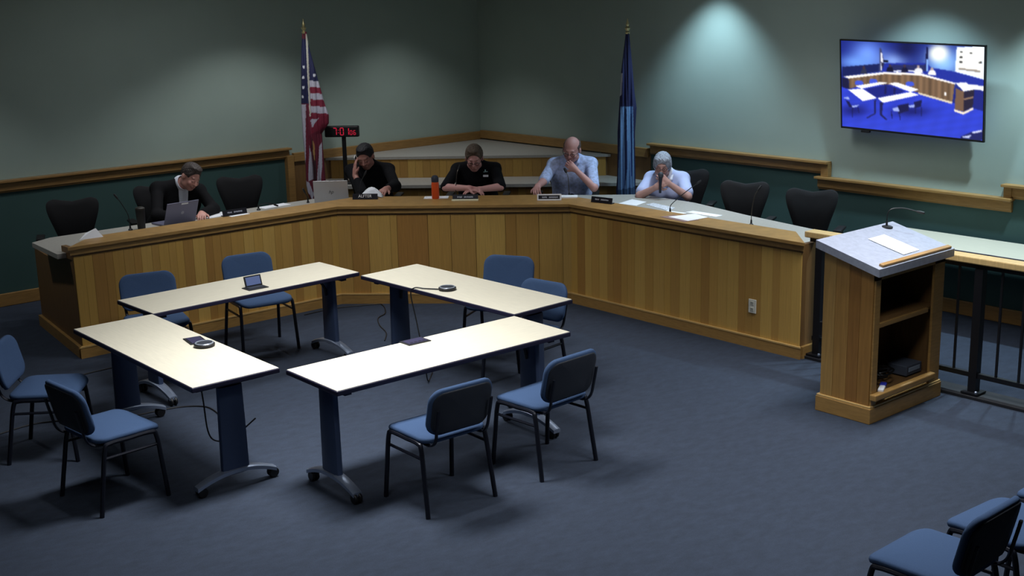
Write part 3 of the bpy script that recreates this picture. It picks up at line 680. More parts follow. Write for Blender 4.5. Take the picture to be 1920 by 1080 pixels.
# ------------------------------------------------------------------ flags
def flag(name, label, loc, ztop, px0, py0, s, outl, polys, base_col, depth=.07, stars=()):
    """loc: pole foot; outl: list of (py, pxl, pxr) outline in a drawing grid of s units per metre with the pole top at (px0, py0)"""
    t = thing(name, label, 'flag', (*loc, .15), R(-46))
    H = ztop-.15
    MB().tube([(0, 0, .02), (0, 0, H-.13)], .014, 10).build('pole', mat('pole_wood', '3a2b20', .4), t, True)
    MB().lathe([(.15, 0), (.15, .012), (.13, .03), (.04, .05), (.025, .11), (.018, .12)], n=24).build('stand', M_gold, t, True)
    MB().lathe([(.02, -.13), (.026, -.115), (.014, -.10), (.03, -.07), (.012, -.05), (.02, -.03), (.012, -.01), (.002, .03)], (0, 0, H), 12).build('finial', M_gold, t, True)
    py = np.linspace(outl[0][0], outl[-1][0], 190); o = np.array(outl, float)
    xl = np.interp(py, o[:, 0], o[:, 1]); xr = np.interp(py, o[:, 0], o[:, 2])
    N = 128; th = np.linspace(0, 2*np.pi, N, endpoint=False); vs = []; gx = []; gy = []
    for i_, y_ in enumerate(py):
        c = (xl[i_]+xr[i_])/2; w_ = (xr[i_]-xl[i_])/2; k = (y_-py[0])/(py[-1]-py[0])
        x_ = c+w_*np.cos(th); dd = depth*(.3+.7*min(1, k*2.2))
        yy = -np.sin(th)*dd*(1+.28*np.sin(x_*.55+k*3)+.15*np.sin(x_*1.1-k*5))
        z_ = H-(y_-py0)/(s*.972)
        for q in range(N): vs.append(((x_[q]-px0)/s, yy[q], z_)); gx.append(x_[q]); gy.append(y_)
    fs = []
    for i_ in range(len(py)-1):
        for q in range(N): fs.append((i_*N+q, (i_+1)*N+q, (i_+1)*N+(q+1) % N, i_*N+(q+1) % N))
    fs += [tuple(range(N)), tuple((len(py)-1)*N+q for q in range(N))[::-1]]
    gx = np.array(gx); gy = np.array(gy); col = np.tile(np.array(lin(base_col)), (len(gx), 1))
    for poly, c in polys: col[inpoly(gx, gy, poly)] = lin(c)
    for (sx, sy) in stars: col[((gx-sx)/2.2)**2+((gy-sy)/2.6)**2 < 1] = lin('d8dae2')
    me = bpy.data.meshes.new('cloth'); me.from_pydata(vs, [], fs); set_vcol(me, col); me.materials.append(mat('flag_cloth', 'ffffff', .75, vcol='col', noise=.08, nscale=60))
    me.polygons.foreach_set('use_smooth', [True]*len(me.polygons)); link('cloth', me, t, label='draped flag cloth')
    return t
RED, WHT, NAV = '7e1f38', 'b9b6c4', '1d2148'
polys = [([(550, 70), (612, 70), (612, 145), (576, 145), (576, 185), (550, 185)], NAV)]
for k, y in enumerate((144, 155, 166, 177, 189, 201)):
    polys.append(([(573, y), (615, y+4), (615, y+16), (573, y+13)], WHT if k % 2 == 0 else RED))
polys += [([(573, 244), (579, 262), (580, 300), (578, 350), (573, 350)], '32141e'), ([(573, 212), (615, 208), (615, 222), (573, 240)], RED), ([(574, 214), (589, 212), (576, 229)], WHT),  # first polygon paints the shaded gap between the hanging folds into the cloth
          ([(550, 186), (566, 186), (563, 235), (560, 285), (557, 300), (550, 300)], WHT),
          ([(569.5, 260), (572, 275), (573, 322), (562, 327), (562, 316)], WHT), ([(575, 250), (579, 262), (577, 292), (575, 276)], 'a8824e'),
          ([(587, 262), (591.5, 256), (590, 300), (585, 333), (579.5, 331), (583, 300)], WHT),
          ([(556, 325), (564, 330), (573, 350), (569, 361), (558, 346)], WHT), ([(573, 62), (576, 62), (575.5, 208), (573, 208)], 'c9c6b8')]
flag('striped_flag', 'furled red, white and blue striped flag with stars on a floor pole', (7.37, 11.95), 2.667, 569, 40, 170,
     [(58, 566, 574), (85, 563, 577), (120, 560, 585), (150, 558, 592), (185, 556, 600), (208, 555, 607), (222, 555, 606), (240, 555, 592), (265, 556, 592), (300, 557, 593), (335, 556, 594), (352, 559, 592), (368, 565, 580)], polys, '6a1c32', .055, stars=((564, 139), (563, 156), (561, 173), (585, 135), (566, 120)))
DB, LB = '171c46', '6489b4'
polys = [([(1164, 192), (1187, 192), (1191, 380), (1156, 380), (1162, 260)], LB), ([(1162, 132), (1168, 132), (1166, 170), (1161, 175)], 'b4b8c0'),
         ([(1172, 195), (1175, 195), (1177, 300), (1171, 345)], '24315c'), ([(1183, 205), (1185, 205), (1186, 320), (1183, 320)], '32508a'), ([(1158, 345), (1190, 340), (1190, 362), (1156, 365)], '3a5578')]
flag('blue_flag', 'furled dark and light blue flag on a floor pole near the right wall', (9.75, 9.40), 2.6, 1177, 40, 176,
     [(58, 1174, 1180), (90, 1170, 1183), (130, 1165, 1187), (165, 1163, 1190), (195, 1161, 1194), (210, 1160, 1193), (240, 1158, 1191), (275, 1158, 1191), (320, 1157, 1192), (350, 1155, 1192), (372, 1158, 1190)], polys, DB, .055)

# ------------------------------------------------------------------ clock on a stand
p = TN(-2.965, 14.08, .835)
ck = thing('digital_clock', 'black digital clock on a post showing 7:01 in red digits', 'clock', p, R(-45))
MB().box((-.06, 0, .012), (.30, .2, .022), bev=.006).build('base', M_black, ck)
MB().box((0.015, .0, .27), (.045, .03, .52), bev=.004).build('post', M_black, ck)
MB().box((0, -.01, .595), (.39, .07, .125), bev=.012).build('case', M_black, ck)
M_led = mat('red_led', 'c8203c', .4, emit=.6)
def seg7(mb, ch, x, z, w, h, t):
    S = {'0': 'abcdef', '1': 'bc', '6': 'acdefg', '7': 'abc', '2': 'abged', '5': 'afgcd'}[ch]
    pos = {'a': (0, h/2, 1), 'g': (0, 0, 1), 'd': (0, -h/2, 1), 'f': (-w/2, h/4, 0), 'b': (w/2, h/4, 0), 'e': (-w/2, -h/4, 0), 'c': (w/2, -h/4, 0)}
    for s in S:
        dx, dz, hor = pos[s]; mb.box((x+dx, -.0465, z+dz), (w*.85, .002, t) if hor else (t, .002, h/2*.85))
for (ch, x) in (('7', -.075), ('0', .005), ('1', .065)):
    mb = MB(); seg7(mb, ch, x, .597, .036, .078, .009); mb.build('digit', M_led, ck)
mb = MB(); mb.box((-.035, -.0465, .612), (.007, .002, .007)); mb.box((-.035, -.0465, .582), (.007, .002, .007)); mb.build('colon', M_led, ck)
for (ch, x) in (('0', .11), ('6', .15)):
    mb = MB(); seg7(mb, ch, x, .583, .022, .046, .006); mb.build('small_digit', M_led, ck)

# ------------------------------------------------------------------ table devices and cables
def speakerphone(label, x, y, rz):
    t = thing('speakerphone', label, 'speakerphone', (x, y, TZ), rz)
    MB().lathe([(.058, 0), (.068, .006), (.068, .020), (.062, .025), (.050, .025)], n=28).build('body', M_black, t, True)
    MB().lathe([(.050, .022), (.053, .0285), (.058, .0285), (.062, .024)], n=28, closed=True).build('rim', mat('silver_plastic', 'aab2bc', .3, metal=.5), t, True)
    MB().lathe([(.001, .0245), (.046, .0245), (.046, .026), (.001, .027)], n=24).build('grille', M_shell, t, True)
    return t
speakerphone('black round speakerphone with silver rim on the front left table', 3.625, 7.335, 0)
speakerphone('black round speakerphone on the back right table with its cable over the edge', 5.71, 7.415, 0)
def cable(label, pts, r=.005, n=6):
    return MB().tube(smooth_path(pts, n), r, 6).build('cable', M_black, None, True, label=label, cat='cable')
cable('black cable running from the speakerphone over the back right table edge to the floor', [(5.66, 7.46, .747), (5.60, 7.56, .746), (5.55, 7.62, .75), (5.53, 7.645, .70), (5.535, 7.60, .52), (5.52, 7.50, .25), (5.545, 7.50, .06), (5.60, 7.55, .006), (5.75, 7.7, .006)])
cable('thin black cable winding over the carpet beneath the back right table', [(6.0, 10.02, .006), (6.35, 10.02, .006), (6.69, 9.875, .006), (6.74, 9.79, .006), (6.58, 9.52, .006), (6.42, 9.41, .006), (6.28, 9.18, .006), (6.18, 8.94, .006), (6.02, 8.74, .006)])
cable('black cable hanging below the front left table beside its near leg', [(3.40, 7.0, .70), (3.41, 6.98, .5), (3.42, 6.97, .30), (3.46, 6.95, .23), (3.55, 6.9, .24), (3.68, 6.82, .36)])
cable('black cable lying on the carpet under the front left table', [(3.5, 8.42, .006), (3.75, 8.39, .006), (3.90, 8.355, .006), (4.02, 8.25, .006), (4.04, 8.12, .006), (3.99, 7.84, .006), (3.96, 7.6, .006), (3.75, 7.3, .006)])
cable('black cable on the carpet running out of the left picture edge', [(2.2, 8.6, .006), (2.70, 8.722, .006), (2.94, 8.762, .006), (3.11, 8.70, .006), (3.4, 8.55, .006)])
cable('black cable on the carpet between the left edge chair and the desk end', [(3.3, 9.55, .006), (3.694, 9.674, .006), (4.02, 9.696, .006), (4.6, 9.75, .006)])
M_pm = mat('power_cover', '2b2744', .4)
def power(label, x, y, deg, lid):
    t = thing('power_module', label, 'power module', (x, y, TZ), R(deg))
    MB().box((0, 0, .003), (.175, .12, .006), bev=.002).build('frame', M_black, t)
    if lid == 'open':
        MB().box((0, .005, .0075), (.13, .07, .004)).build('well', M_shell, t)
        l = MB().box((0, 0, 0), (.15, .006, .085), bev=.002).build('lid', M_black, t); l.location = (.01, .05, .048); l.rotation_euler = (R(-18), 0, 0)
        MB().box((0, -.0045, 0), (.125, .002, .065)).build('lid_plate', mat('plate_blue', '6a7aa8', .35, metal=.3), l)
    else:
        MB().box((0, 0, .007), (.145, .09, .004), bev=.002).build('lid', M_pm, t)
        if lid == 'vents':
            for k in range(4): MB().box((-.05+.033*k, -.03, .0095), (.018, .012, .002)).build('slot', M_black, t)
    return t
power('power module with raised lid on the back left table', 4.70, 8.56, 0, 'open')
power('flat dark power cover under the speakerphone on the front left table', 3.645, 7.50, 80, 'flat')
power('flat dark power cover on the front right table', 4.67, 6.43, -2, 'vents')

# ------------------------------------------------------------------ things on the curved desk
ZT = .89
def sheet(label, pts, z, m=M_white, th=.003, name='paper_sheet', cat='paper'):
    cx_ = sum(p[0] for p in pts)/len(pts); cy_ = sum(p[1] for p in pts)/len(pts)
    mb = MB().prism([(p[0]-cx_, p[1]-cy_) for p in pts], 0, th); return mb.build(name, m, None, loc=(cx_, cy_, z), label=label, cat=cat)
def rect(cx_, cy_, w_, d_, deg):
    c, s = math.cos(R(deg)), math.sin(R(deg)); return [(cx_+x*c-y*s, cy_+x*s+y*c) for x, y in ((-w_/2, -d_/2), (w_/2, -d_/2), (w_/2, d_/2), (-w_/2, d_/2))]
# folded paper tent at the left end
mb = MB(); mb.add([(-.11, -.04, 0), (.10, -.05, 0), (.06, .0, .075), (.0, .09, 0), (-.02, .03, .04), (.11, .05, 0)], [(0, 1, 2), (0, 2, 4), (4, 2, 3), (2, 1, 5), (2, 5, 3), (0, 4, 3), (0, 3, 5, 1)])
mb.build('folded_paper', M_white, None, loc=(4.16, 10.40, ZC), label='folded white paper standing at the left end of the desk cap', cat='paper')
sheet('sheet of paper under the hand of the suited man', rect(5.66, 11.0, .30, .2, 8), ZT)
sheet('loose sheet before the suited man\'s name plate', rect(5.60, 10.40, .2, .05, 4), ZC+.0005)
sheet('white sheet on the desk between the empty chair and the striped flag', rect(6.33, 11.02, .32, .13, 5), ZT)
sheet('white sheet behind the orange bottle', rect(7.45, 9.80, .24, .14, -42), ZC)
sheet('white sheets right of the white-framed name plate', rect(8.30, 8.86, .26, .12, -45), ZC, th=.012)
sheet('white sheet on the right desk nearest the blue flag', [(8.724, 8.533), (8.991, 8.608), (8.971, 8.393), (8.75, 8.321)], ZT)
sheet('printed sheet in front of the grey-haired person', [(8.86, 8.30), (8.976, 8.30), (8.911, 7.962), (8.745, 7.90)], ZT, mat('printed_paper', 'c4c8d0', .7, noise=.35, nscale=60))
sheet('small white slip right of the printed sheet', rect(8.72, 7.80, .08, .22, 8), ZT)
sheet('large white sheet lying over the desk cap on the right', [(8.189, 7.398), (8.455, 7.321), (8.404, 7.121), (8.151, 7.134)], ZC)
sheet('brown folder under the large white sheet', [(8.14, 7.45), (8.29, 7.42), (8.26, 7.10), (8.10, 7.13)], ZC-.0005, mat('folder_brown', '8d7470', .7), name='paper_folder', cat='folder')
sheet('thin pale sheet behind the large white sheet', rect(8.85, 7.55, .1, .36, 0), ZT)
M_np = mat('nameplate_black', '0c0c1a', .4)
def nameplate(label, x, y, deg, w_=.25, z=ZC, style='dark', text=None):
    t = thing('name_plate', label, 'name plate', (x, y, z), R(deg))
    hgt = .05
    MB().box((0, .012, .004), (w_, .05, .008), bev=.002).build('foot', M_np if style != 'cream' else M_cream, t)
    o = MB().box((0, 0, 0), (w_, .008, hgt), bev=.001).build('plate', M_np, t); o.location = (0, 0, hgt/2+.006); o.rotation_euler = (R(-14), 0, 0)
    if style == 'white':
        mb = MB()
        for (c, d) in (((0, -.005, hgt/2), (w_+.012, .006, .012)), ((0, -.005, -hgt/2), (w_+.012, .006, .012)), ((-w_/2, -.005, 0), (.012, .006, hgt)), ((w_/2, -.005, 0), (.016, .006, hgt))): mb.box(c, d)
        mb.build('frame', M_white, o)
    if style == 'cream': MB().box((0, -.03, .006), (w_+.01, .05, .012), bev=.002).build('tray', M_cream, t)
    Mt_ = Matrix.Translation((0, -.0052, 0)) @ Matrix.Rotation(R(90), 4, 'X')
    if text: text_mesh('lettering', text, .04, M_white, o, Mt_)
    else:
        mb = MB(); x0 = -w_*.30
        for seg in (.055, .095):
            n_ = int(seg/.008)
            for k in range(n_):
                hh = random.choice((.010, .014, .014)); mb.box((x0+k*.008, -.0047, random.uniform(-.001, .001)), (.0052, .001, hh))
            x0 += seg+.012
        mb.build('lettering', mat('nameplate_letters', 'b8bccb', .6), o)
    return t
nameplate('black name plate before the suited man', 5.575, 10.44, 0)
nameplate('black name plate with bold white lettering before the man leaning on his hand', 6.91, 10.25, -45, text='ALFTER')
nameplate('dark name plate on a cream tray before the man in the black polo', 7.545, 9.46, -45, style='cream')
nameplate('name plate in a white frame before the bald man', 8.08, 8.835, -45, w_=.22, style='white')
nameplate('black name plate beside the right bend of the desk', 8.31, 8.35, -80, w_=.24)
def laptop(label, x, y, deg, w_, d_, m, z=ZT, tilt=12, logo=None):
    t = thing('laptop', label, 'laptop', (x, y, z), R(deg))
    MB().box((0, d_/2, .009), (w_, d_, .016), bev=.004).build('keyboard_base', m, t)
    l = MB().box((0, 0, d_/2), (w_, .008, d_), bev=.003).build('lid', m, t); l.location = (0, 0, .014); l.rotation_euler = (R(tilt), 0, 0)
    MB().box((0, .0045, d_/2), (w_-.02, .001, d_-.025)).build('display', M_black, l)
    Mt_ = Matrix.Translation((0, -.0045, d_*.5)) @ Matrix.Rotation(R(90), 4, 'X')
    if logo: text_mesh('logo', logo, .05, mat('logo_dark', '20222a', .4), l, Mt_, shear=.35)
    else:
        MB().lathe([(.001, 0), (.016, 0), (.016, .001), (.001, .001)], n=18, M=Matrix.Rotation(R(90), 3, 'X'), c=(.01, -.004, d_*.5)).build('emblem', mat('emblem_grey', '9a9aa8', .3), l)
        MB().box((.02, -.0045, d_*.92), (.07, .001, .016)).build('sticker', M_white, l)
    return t
laptop('grey laptop opened in front of the suited man', 5.19, 10.80, 4, .33, .23, mat('laptop_grey', '73738a', .4, metal=.3), tilt=24)
laptop('silver laptop with a slanted letter logo left of the man leaning on his hand', 6.785, 10.665, -40, .345, .235, mat('laptop_silver', 'b9b9bc', .4, metal=.2), tilt=10, logo='hp')
t = thing('water_bottle', 'orange water bottle with a dark blue cap on the desk', 'bottle', (7.41, 9.76, ZC))
MB().lathe([(.034, 0), (.037, .005), (.037, .15), (.033, .165)], n=20).build('body', mat('orange_bottle', 'd8501c', .4), t, True)
MB().lathe([(.034, .165), (.036, .17), (.036, .205), (.026, .225), (.012, .23)], n=20).build('cap', mat('bottle_cap', '2a3040', .5), t, True)
t = thing('travel_tumbler', 'tall black tumbler left of the grey laptop', 'tumbler', (4.84, 10.86, ZT))
MB().lathe([(.032, 0), (.036, .01), (.042, .17), (.042, .18)], n=20).build('body', M_black, t, True); MB().lathe([(.044, .18), (.044, .195), (.03, .205)], n=20).build('lid', mat('tumbler_lid', '2a2622', .4), t, True)
NK = mat('gooseneck_grey', '4a443c', .4, metal=.5)
gooseneck('gooseneck microphone left of the black tumbler', (4.74, 10.88, ZT), 0, [(0, 0, .01), (-.01, .0, .14), (-.05, .03, .25), (-.075, .05, .30)], base=.02)
gooseneck('gooseneck microphone with its head low before the empty left chair', (6.10, 10.93, ZT), 0, [(0, 0, .01), (.02, -.0, .05), (.10, -.03, .06), (.17, -.02, .035)], base=.02)
gooseneck('gooseneck microphone at the left bend of the desk below the striped flag', (6.67, 10.93, ZT), 0, [(0, 0, .01), (-.005, 0, .06), (-.02, 0, .09), (-.03, 0, .11)], base=.015)
gooseneck('gooseneck microphone between the silver laptop and the man leaning on his hand', (6.93, 10.395, ZC), R(-45), [(0, 0, .01), (.01, 0, .08), (.03, .03, .16), (.06, .05, .22)], base=.02)
gooseneck('gooseneck microphone before the man in the black polo', (7.875, 10.03, ZT), R(-45), [(0, 0, .01), (.004, 0, .12), (.015, .03, .24), (.03, .06, .29)], base=.02, col=NK)
gooseneck('gooseneck microphone before the bald man, its head at his hand', (8.655, 9.164, ZT), R(-45), [(0, 0, .01), (-.004, .02, .12), (-.012, .05, .21), (-.03, .08, .25)], base=.02, col=NK, hr=.013)
gooseneck('curved gooseneck microphone in front of the grey-haired person', (8.66, 7.80, ZT), R(-70), [(0, 0, .01), (.0, .0, .06), (.02, .02, .10), (.12, .10, .20), (.20, .16, .27)], base=.02)
gooseneck('gooseneck microphone before the first empty chair on the right', (8.70, 6.88, ZT), R(-70), [(0, 0, .01), (.003, 0, .14), (.02, .02, .26), (.04, .05, .31)], base=.02, col=NK)

# ------------------------------------------------------------------ people
class SDF:
    """smooth union of simple solids on a grid, meshed with surface nets"""
    def __init__(s, lo, hi, h):
        s.lo = np.array(lo, float); s.h = h; s.n = np.ceil((np.array(hi)-s.lo)/h).astype(int)+1; s.d = np.full(s.n, 9., np.float32)
    def _sub(s, lo, hi):
        a = np.clip(((lo-s.lo)/s.h).astype(int), 0, s.n-1); b = np.clip(np.ceil((hi-s.lo)/s.h).astype(int)+1, 0, s.n)
        if np.any(b <= a): return None
        sl = tuple(slice(a[k], b[k]) for k in range(3))
        g = [s.lo[k]+s.h*np.arange(a[k], b[k], dtype=np.float32) for k in range(3)]
        return sl, g
    def _mix(s, sl, v, k, op):
        d = s.d[sl]
        if op == 'sub': v = -v; hh = np.clip(.5-.5*(v-d)/-k if 0 else .5+.5*(v-d)/k, 0, 1); s.d[sl] = d*(1-hh)+v*hh+k*hh*(1-hh)
        else: hh = np.clip(.5+.5*(d-v)/k, 0, 1); s.d[sl] = d*(1-hh)+v*hh-k*hh*(1-hh)
    def cone(s, a, b, r1, r2=None, k=.02, op='add'):
        r2 = r1 if r2 is None else r2; a = np.array(a, np.float32); b = np.array(b, np.float32); m = max(r1, r2)+k+3*s.h
        q = s._sub(np.minimum(a, b)-m, np.maximum(a, b)+m)
        if q is None: return s
        sl, g = q; X, Y, Z = np.meshgrid(*g, indexing='ij', sparse=True); ba = b-a; L = max(float(ba@ba), 1e-9)
        t = np.clip(((X-a[0])*ba[0]+(Y-a[1])*ba[1]+(Z-a[2])*ba[2])/L, 0, 1)
        v = np.sqrt((X-a[0]-t*ba[0])**2+(Y-a[1]-t*ba[1])**2+(Z-a[2]-t*ba[2])**2)-(r1+(r2-r1)*t)
        s._mix(sl, v, k, op); return s
    def ell(s, c, r, M=None, k=.02, op='add'):
        c = np.array(c, np.float32); r = np.array(r, np.float32); m = max(r)+k+3*s.h
        q = s._sub(c-m, c+m)
        if q is None: return s
        sl, g = q; X, Y, Z = np.meshgrid(*g, indexing='ij', sparse=True); X = X-c[0]; Y = Y-c[1]; Z = Z-c[2]
        if M is not None:
            A = np.array(M).T; X, Y, Z = (A[i, 0]*X+A[i, 1]*Y+A[i, 2]*Z for i in range(3))
        k0 = np.sqrt((X/r[0])**2+(Y/r[1])**2+(Z/r[2])**2); k1 = np.sqrt((X/r[0]**2)**2+(Y/r[1]**2)**2+(Z/r[2]**2)**2)
        s._mix(sl, k0*(k0-1)/np.maximum(k1, 1e-6), k, op); return s
    def half(s, p, nrm, k=.01):      # cut away the side the normal points to
        g = [s.lo[i]+s.h*np.arange(s.n[i], dtype=np.float32) for i in range(3)]; X, Y, Z = np.meshgrid(*g, indexing='ij', sparse=True)
        v = -((X-p[0])*nrm[0]+(Y-p[1])*nrm[1]+(Z-p[2])*nrm[2]); s._mix(tuple(slice(0, q) for q in s.n), v, k, 'sub'); return s
    def verts_faces(s):
        d = s.d; n = np.array(d.shape)-1; ins = d < 0
        cor = [(i, j, k) for i in (0, 1) for j in (0, 1) for k in (0, 1)]
        cnt = sum(ins[i:n[0]+i, j:n[1]+j, k:n[2]+k].astype(np.int8) for i, j, k in cor); act = (cnt > 0) & (cnt < 8)
        ix = np.argwhere(act); vals = np.stack([d[ix[:, 0]+i, ix[:, 1]+j, ix[:, 2]+k] for i, j, k in cor], 1); cor = np.array(cor, float)
        acc = np.zeros((len(ix), 3)); num = np.zeros(len(ix))
        for p in range(8):
            for q in range(p+1, 8):
                if np.abs(cor[p]-cor[q]).sum() != 1: continue
                m = (vals[:, p] < 0) != (vals[:, q] < 0); t = vals[:, p]/np.where(m, vals[:, p]-vals[:, q], 1)
                acc += np.where(m[:, None], cor[p]+(cor[q]-cor[p])*t[:, None], 0); num += m
        V = s.lo+(ix+acc/num[:, None])*s.h; idx = np.full(n, -1, np.int64); idx[tuple(ix.T)] = np.arange(len(ix)); F = []
        for ax in range(3):
            b, c = (ax+1) % 3, (ax+2) % 3
            sl0 = [slice(None)]*3; sl1 = [slice(None)]*3; sl0[ax] = slice(0, -1); sl1[ax] = slice(1, None)
            e = ins[tuple(sl0)] != ins[tuple(sl1)]; pos = np.argwhere(e)
            pos = pos[(pos[:, b] > 0) & (pos[:, c] > 0) & (pos[:, b] < n[b]) & (pos[:, c] < n[c])]
            fl = ins[tuple(sl0)][tuple(pos.T)]; qd = []
            for (db, dc) in ((1, 1), (0, 1), (0, 0), (1, 0)):
                w = pos.copy(); w[:, b] -= db; w[:, c] -= dc; qd.append(idx[tuple(w.T)])
            qd = np.stack(qd, 1); qd[~fl] = qd[~fl][:, ::-1]; F.append(qd)
        return V, np.concatenate(F)
    def build(s, name, m, parent, colfn=None, label=None):
        V, F = s.verts_faces(); me = bpy.data.meshes.new(name); me.from_pydata(V.tolist(), [], F.tolist())
        me.polygons.foreach_set('use_smooth', [True]*len(me.polygons)); me.materials.append(m)
        if colfn: set_vcol(me, colfn(V))
        return link(name, me, parent, label=label)
M_skin = mat('skin', 'c08a7a', .55, vcol='col')
M_cloth = lambda n, c, **k: mat('cloth_'+n, c, .9, spec=.2, **k)
npv = lambda v: np.array(v, float)
def hand(sd, w, d, nrm, th, curl=(.25, .35, .3), spread=.0, scale=1., r=.0088):
    """palm and five fingers: w wrist, d pointing along the fingers, nrm back of the hand, th +1/-1 side of the thumb"""
    d = Vector(d).normalized(); nrm = Vector(nrm); nrm = (nrm-d*nrm.dot(d)).normalized(); sd_ = d.cross(nrm)*th; w = Vector(w)
    K = []
    for i_, off in enumerate((.033, .011, -.011, -.032)):
        kn = w+d*(.082-.004*abs(i_-1))*scale+sd_*off*scale; K.append(kn)
        sd.cone(w+d*.01+sd_*off*.55, kn, .015, .0125, k=.012)
    sd.cone(w, w+d*.05*scale, .026, .024, k=.02)
    for i_, kn in enumerate(K):
        L = (.040, .045, .042, .033)[i_]*scale; p = kn; ang = 0; dirn = (d+sd_*spread*(1.5-i_)).normalized()
        for j in range(3):
            ang += curl[j]; v = dirn*math.cos(ang)-nrm*math.sin(ang); q = p+v*L*(1, .68, .55)[j]
            sd.cone(p, q, r*(1.05, .98, .9)[j], r*(.98, .9, .8)[j], k=.004); p = q
    b0 = w+d*.022*scale+sd_*.026*scale; b1 = b0+(d*.6+sd_*.75-nrm*.25).normalized()*.042*scale; b2 = b1+(d*.9+sd_*.25-nrm*.3).normalized()*.03*scale
    sd.cone(b0, b1, .0145, .0115, k=.01); sd.cone(b1, b2, .0105, .009, k=.004)
def person(label, loc, deg, P, C, S, N, head, hrot, arms, skin, hair, hair_col, top, top_m, sleeve, extras=None, lip='8c4a4a', brow='3a2a26', trousers='15161c', fem=False, hs=1.0, collar=True):
    """joints in a frame facing -y; arms: {-1|1: (elbow, wrist, hand_dir, hand_normal, thumb, curl)}; returns (thing, head matrix)"""
    t = thing('person', label, 'person', (*loc, .15), R(deg))
    Hm_ = Euler((R(hrot[0]), R(hrot[1]), R(hrot[2])), 'XYZ').to_matrix(); HC = Vector(head)
    hp = lambda x, y, z: HC+Hm_ @ (Vector((x, y, z))*hs); MA = np.array(Hm_)
    P, C, N = Vector(P), Vector(C), Vector(N); SH = {s: Vector(S[s]) for s in (-1, 1)}; ax = (SH[1]-SH[-1]).normalized()
    lo, hi = (-.55, -1.05, -.02), (.55, .34, 1.42)
    def torso(sd, g):
        for s in (-1, 1):
            sd.cone(P+ax*s*.075, C+ax*s*.085, .125+g, .115+g, k=.05)
        sd.cone(C-ax*.09, C+ax*.09, .118+g, k=.05); sd.cone(P-ax*.09, P+ax*.09, .13+g, k=.05)
        sd.cone(SH[-1]*.85+SH[1]*.15-Vector((0, 0, .02)), SH[1]*.85+SH[-1]*.15-Vector((0, 0, .02)), .066+g, k=.06)
        sd.cone(C+(N-C)*.3, N, .10+g, .062+g, k=.05)
        for s in (-1, 1): sd.cone(SH[s], SH[s], .050+g, k=.05); sd.cone(N, SH[s], .048+g, .046+g, k=.04)
        if fem: 
            for s in (-1, 1): sd.cone(C+ax*s*.07+Vector((0, -.08, -.03)), C+ax*s*.07+Vector((0, -.085, -.04)), .05+g, k=.04)
    # body: one continuous surface
    sd = SDF(lo, hi, .0068); torso(sd, -.006)
    for s in (-1, 1):
        hipj = P+ax*s*.10; knee = P+Vector((s*.13, -.42, -.06)); knee.z = .50; ank = Vector((s*.13, knee.y+.05, .08))
        sd.cone(hipj, knee, .08, .058, k=.04); sd.cone(knee, ank, .055, .04, k=.03); sd.cone(ank, ank+Vector((0, -.15, -.04)), .04, .032, k=.02)
        E_, W_, hd, hn, th, curl = arms[s]
        sd.cone(SH[s], E_, .05, .04, k=.02); sd.cone(E_, W_, .042, .027, k=.015); hand(sd, W_, hd, hn, th, curl)
    sd.cone(N-Vector((0, 0, .02)), hp(0, .03, -.05), .056, .053, k=.03)
    sd.ell(hp(0, .012, .03), npv((.077, .096, .088))*hs, MA, .03); sd.ell(hp(0, -.026, -.035), npv((.062, .072, .088))*hs, MA, .03)
    sd.ell(hp(0, -.05, -.098), npv((.036, .036, .03))*hs, MA, .03); sd.cone(hp(-.045, -.01, -.08), hp(.045, -.01, -.08), .026*hs, k=.03)
    sd.cone(hp(-.032, -.086, .016), hp(.032, -.086, .016), .011*hs, k=.012)
    for s in (-1, 1): sd.ell(hp(s*.031, -.108, -.008), npv((.018, .014, .011))*hs, MA, .008, 'sub'); sd.ell(hp(s*.031, -.089, -.009), npv((.013, .012, .009))*hs, MA, .004); sd.ell(hp(s*.04, -.075, -.04), npv((.02, .02, .02))*hs, MA, .02)
    sd.cone(hp(0, -.094, .005), hp(0, -.114, -.036), .008*hs, .0125*hs, k=.01)
    for s in (-1, 1): sd.ell(hp(s*.012, -.104, -.040), npv((.009, .009, .007))*hs, MA, .006); sd.ell(hp(s*.08, .008, -.012), npv((.011, .022, .033))*hs, MA, .008)
    sd.cone(hp(-.02, -.094, -.066), hp(.02, -.094, -.066), .0065*hs, k=.005); sd.cone(hp(-.017, -.094, -.076), hp(.017, -.094, -.076), .007*hs, k=.005)
    sk = npv(lin(skin))
    def colfn(V):
        L = ((V-npv(HC)) @ MA)/hs; c = np.tile(sk, (len(V), 1))
        def blot(cx_, cz_, rx, rz, colr, f):
            m = (L[:, 1] < -.05) & (np.abs(L[:, 2]) < .2); g = np.exp(-((L[:, 0]-cx_)/rx)**2-((L[:, 2]-cz_)/rz)**2)*f*m
            c[:] = c*(1-g[:, None])+npv(lin(colr))*g[:, None]
        for s in (-1, 1): blot(s*.034, .018, .02, .006, brow, .8); blot(s*.031, -.012, .014, .006, brow, .7); blot(s*.04, -.04, .02, .016, 'b56a62', .35)
        blot(0, -.071, .022, .009, lip, .7)
        if extras and 'stubble' in extras: blot(0, -.085, .05, .03, '5a4038', .45); blot(0, -.055, .025, .007, '4a352e', .5)
        return c
    sd.build('body', M_skin, t, colfn)
    # trousers and shoes
    sd = SDF((-.4, -.62, 0), (.4, .34, .78), .014); sd.cone(P-ax*.09, P+ax*.09, .145, k=.05); sd.cone(P, P+(C-P)*.3, .15, .14, k=.05)
    for s in (-1, 1):
        hipj = P+ax*s*.10; knee = P+Vector((s*.13, -.42, -.06)); knee.z = .50; ank = Vector((s*.13, knee.y+.05, .10))
        sd.cone(hipj, knee, .095, .072, k=.05); sd.cone(knee, ank, .07, .058, k=.03)
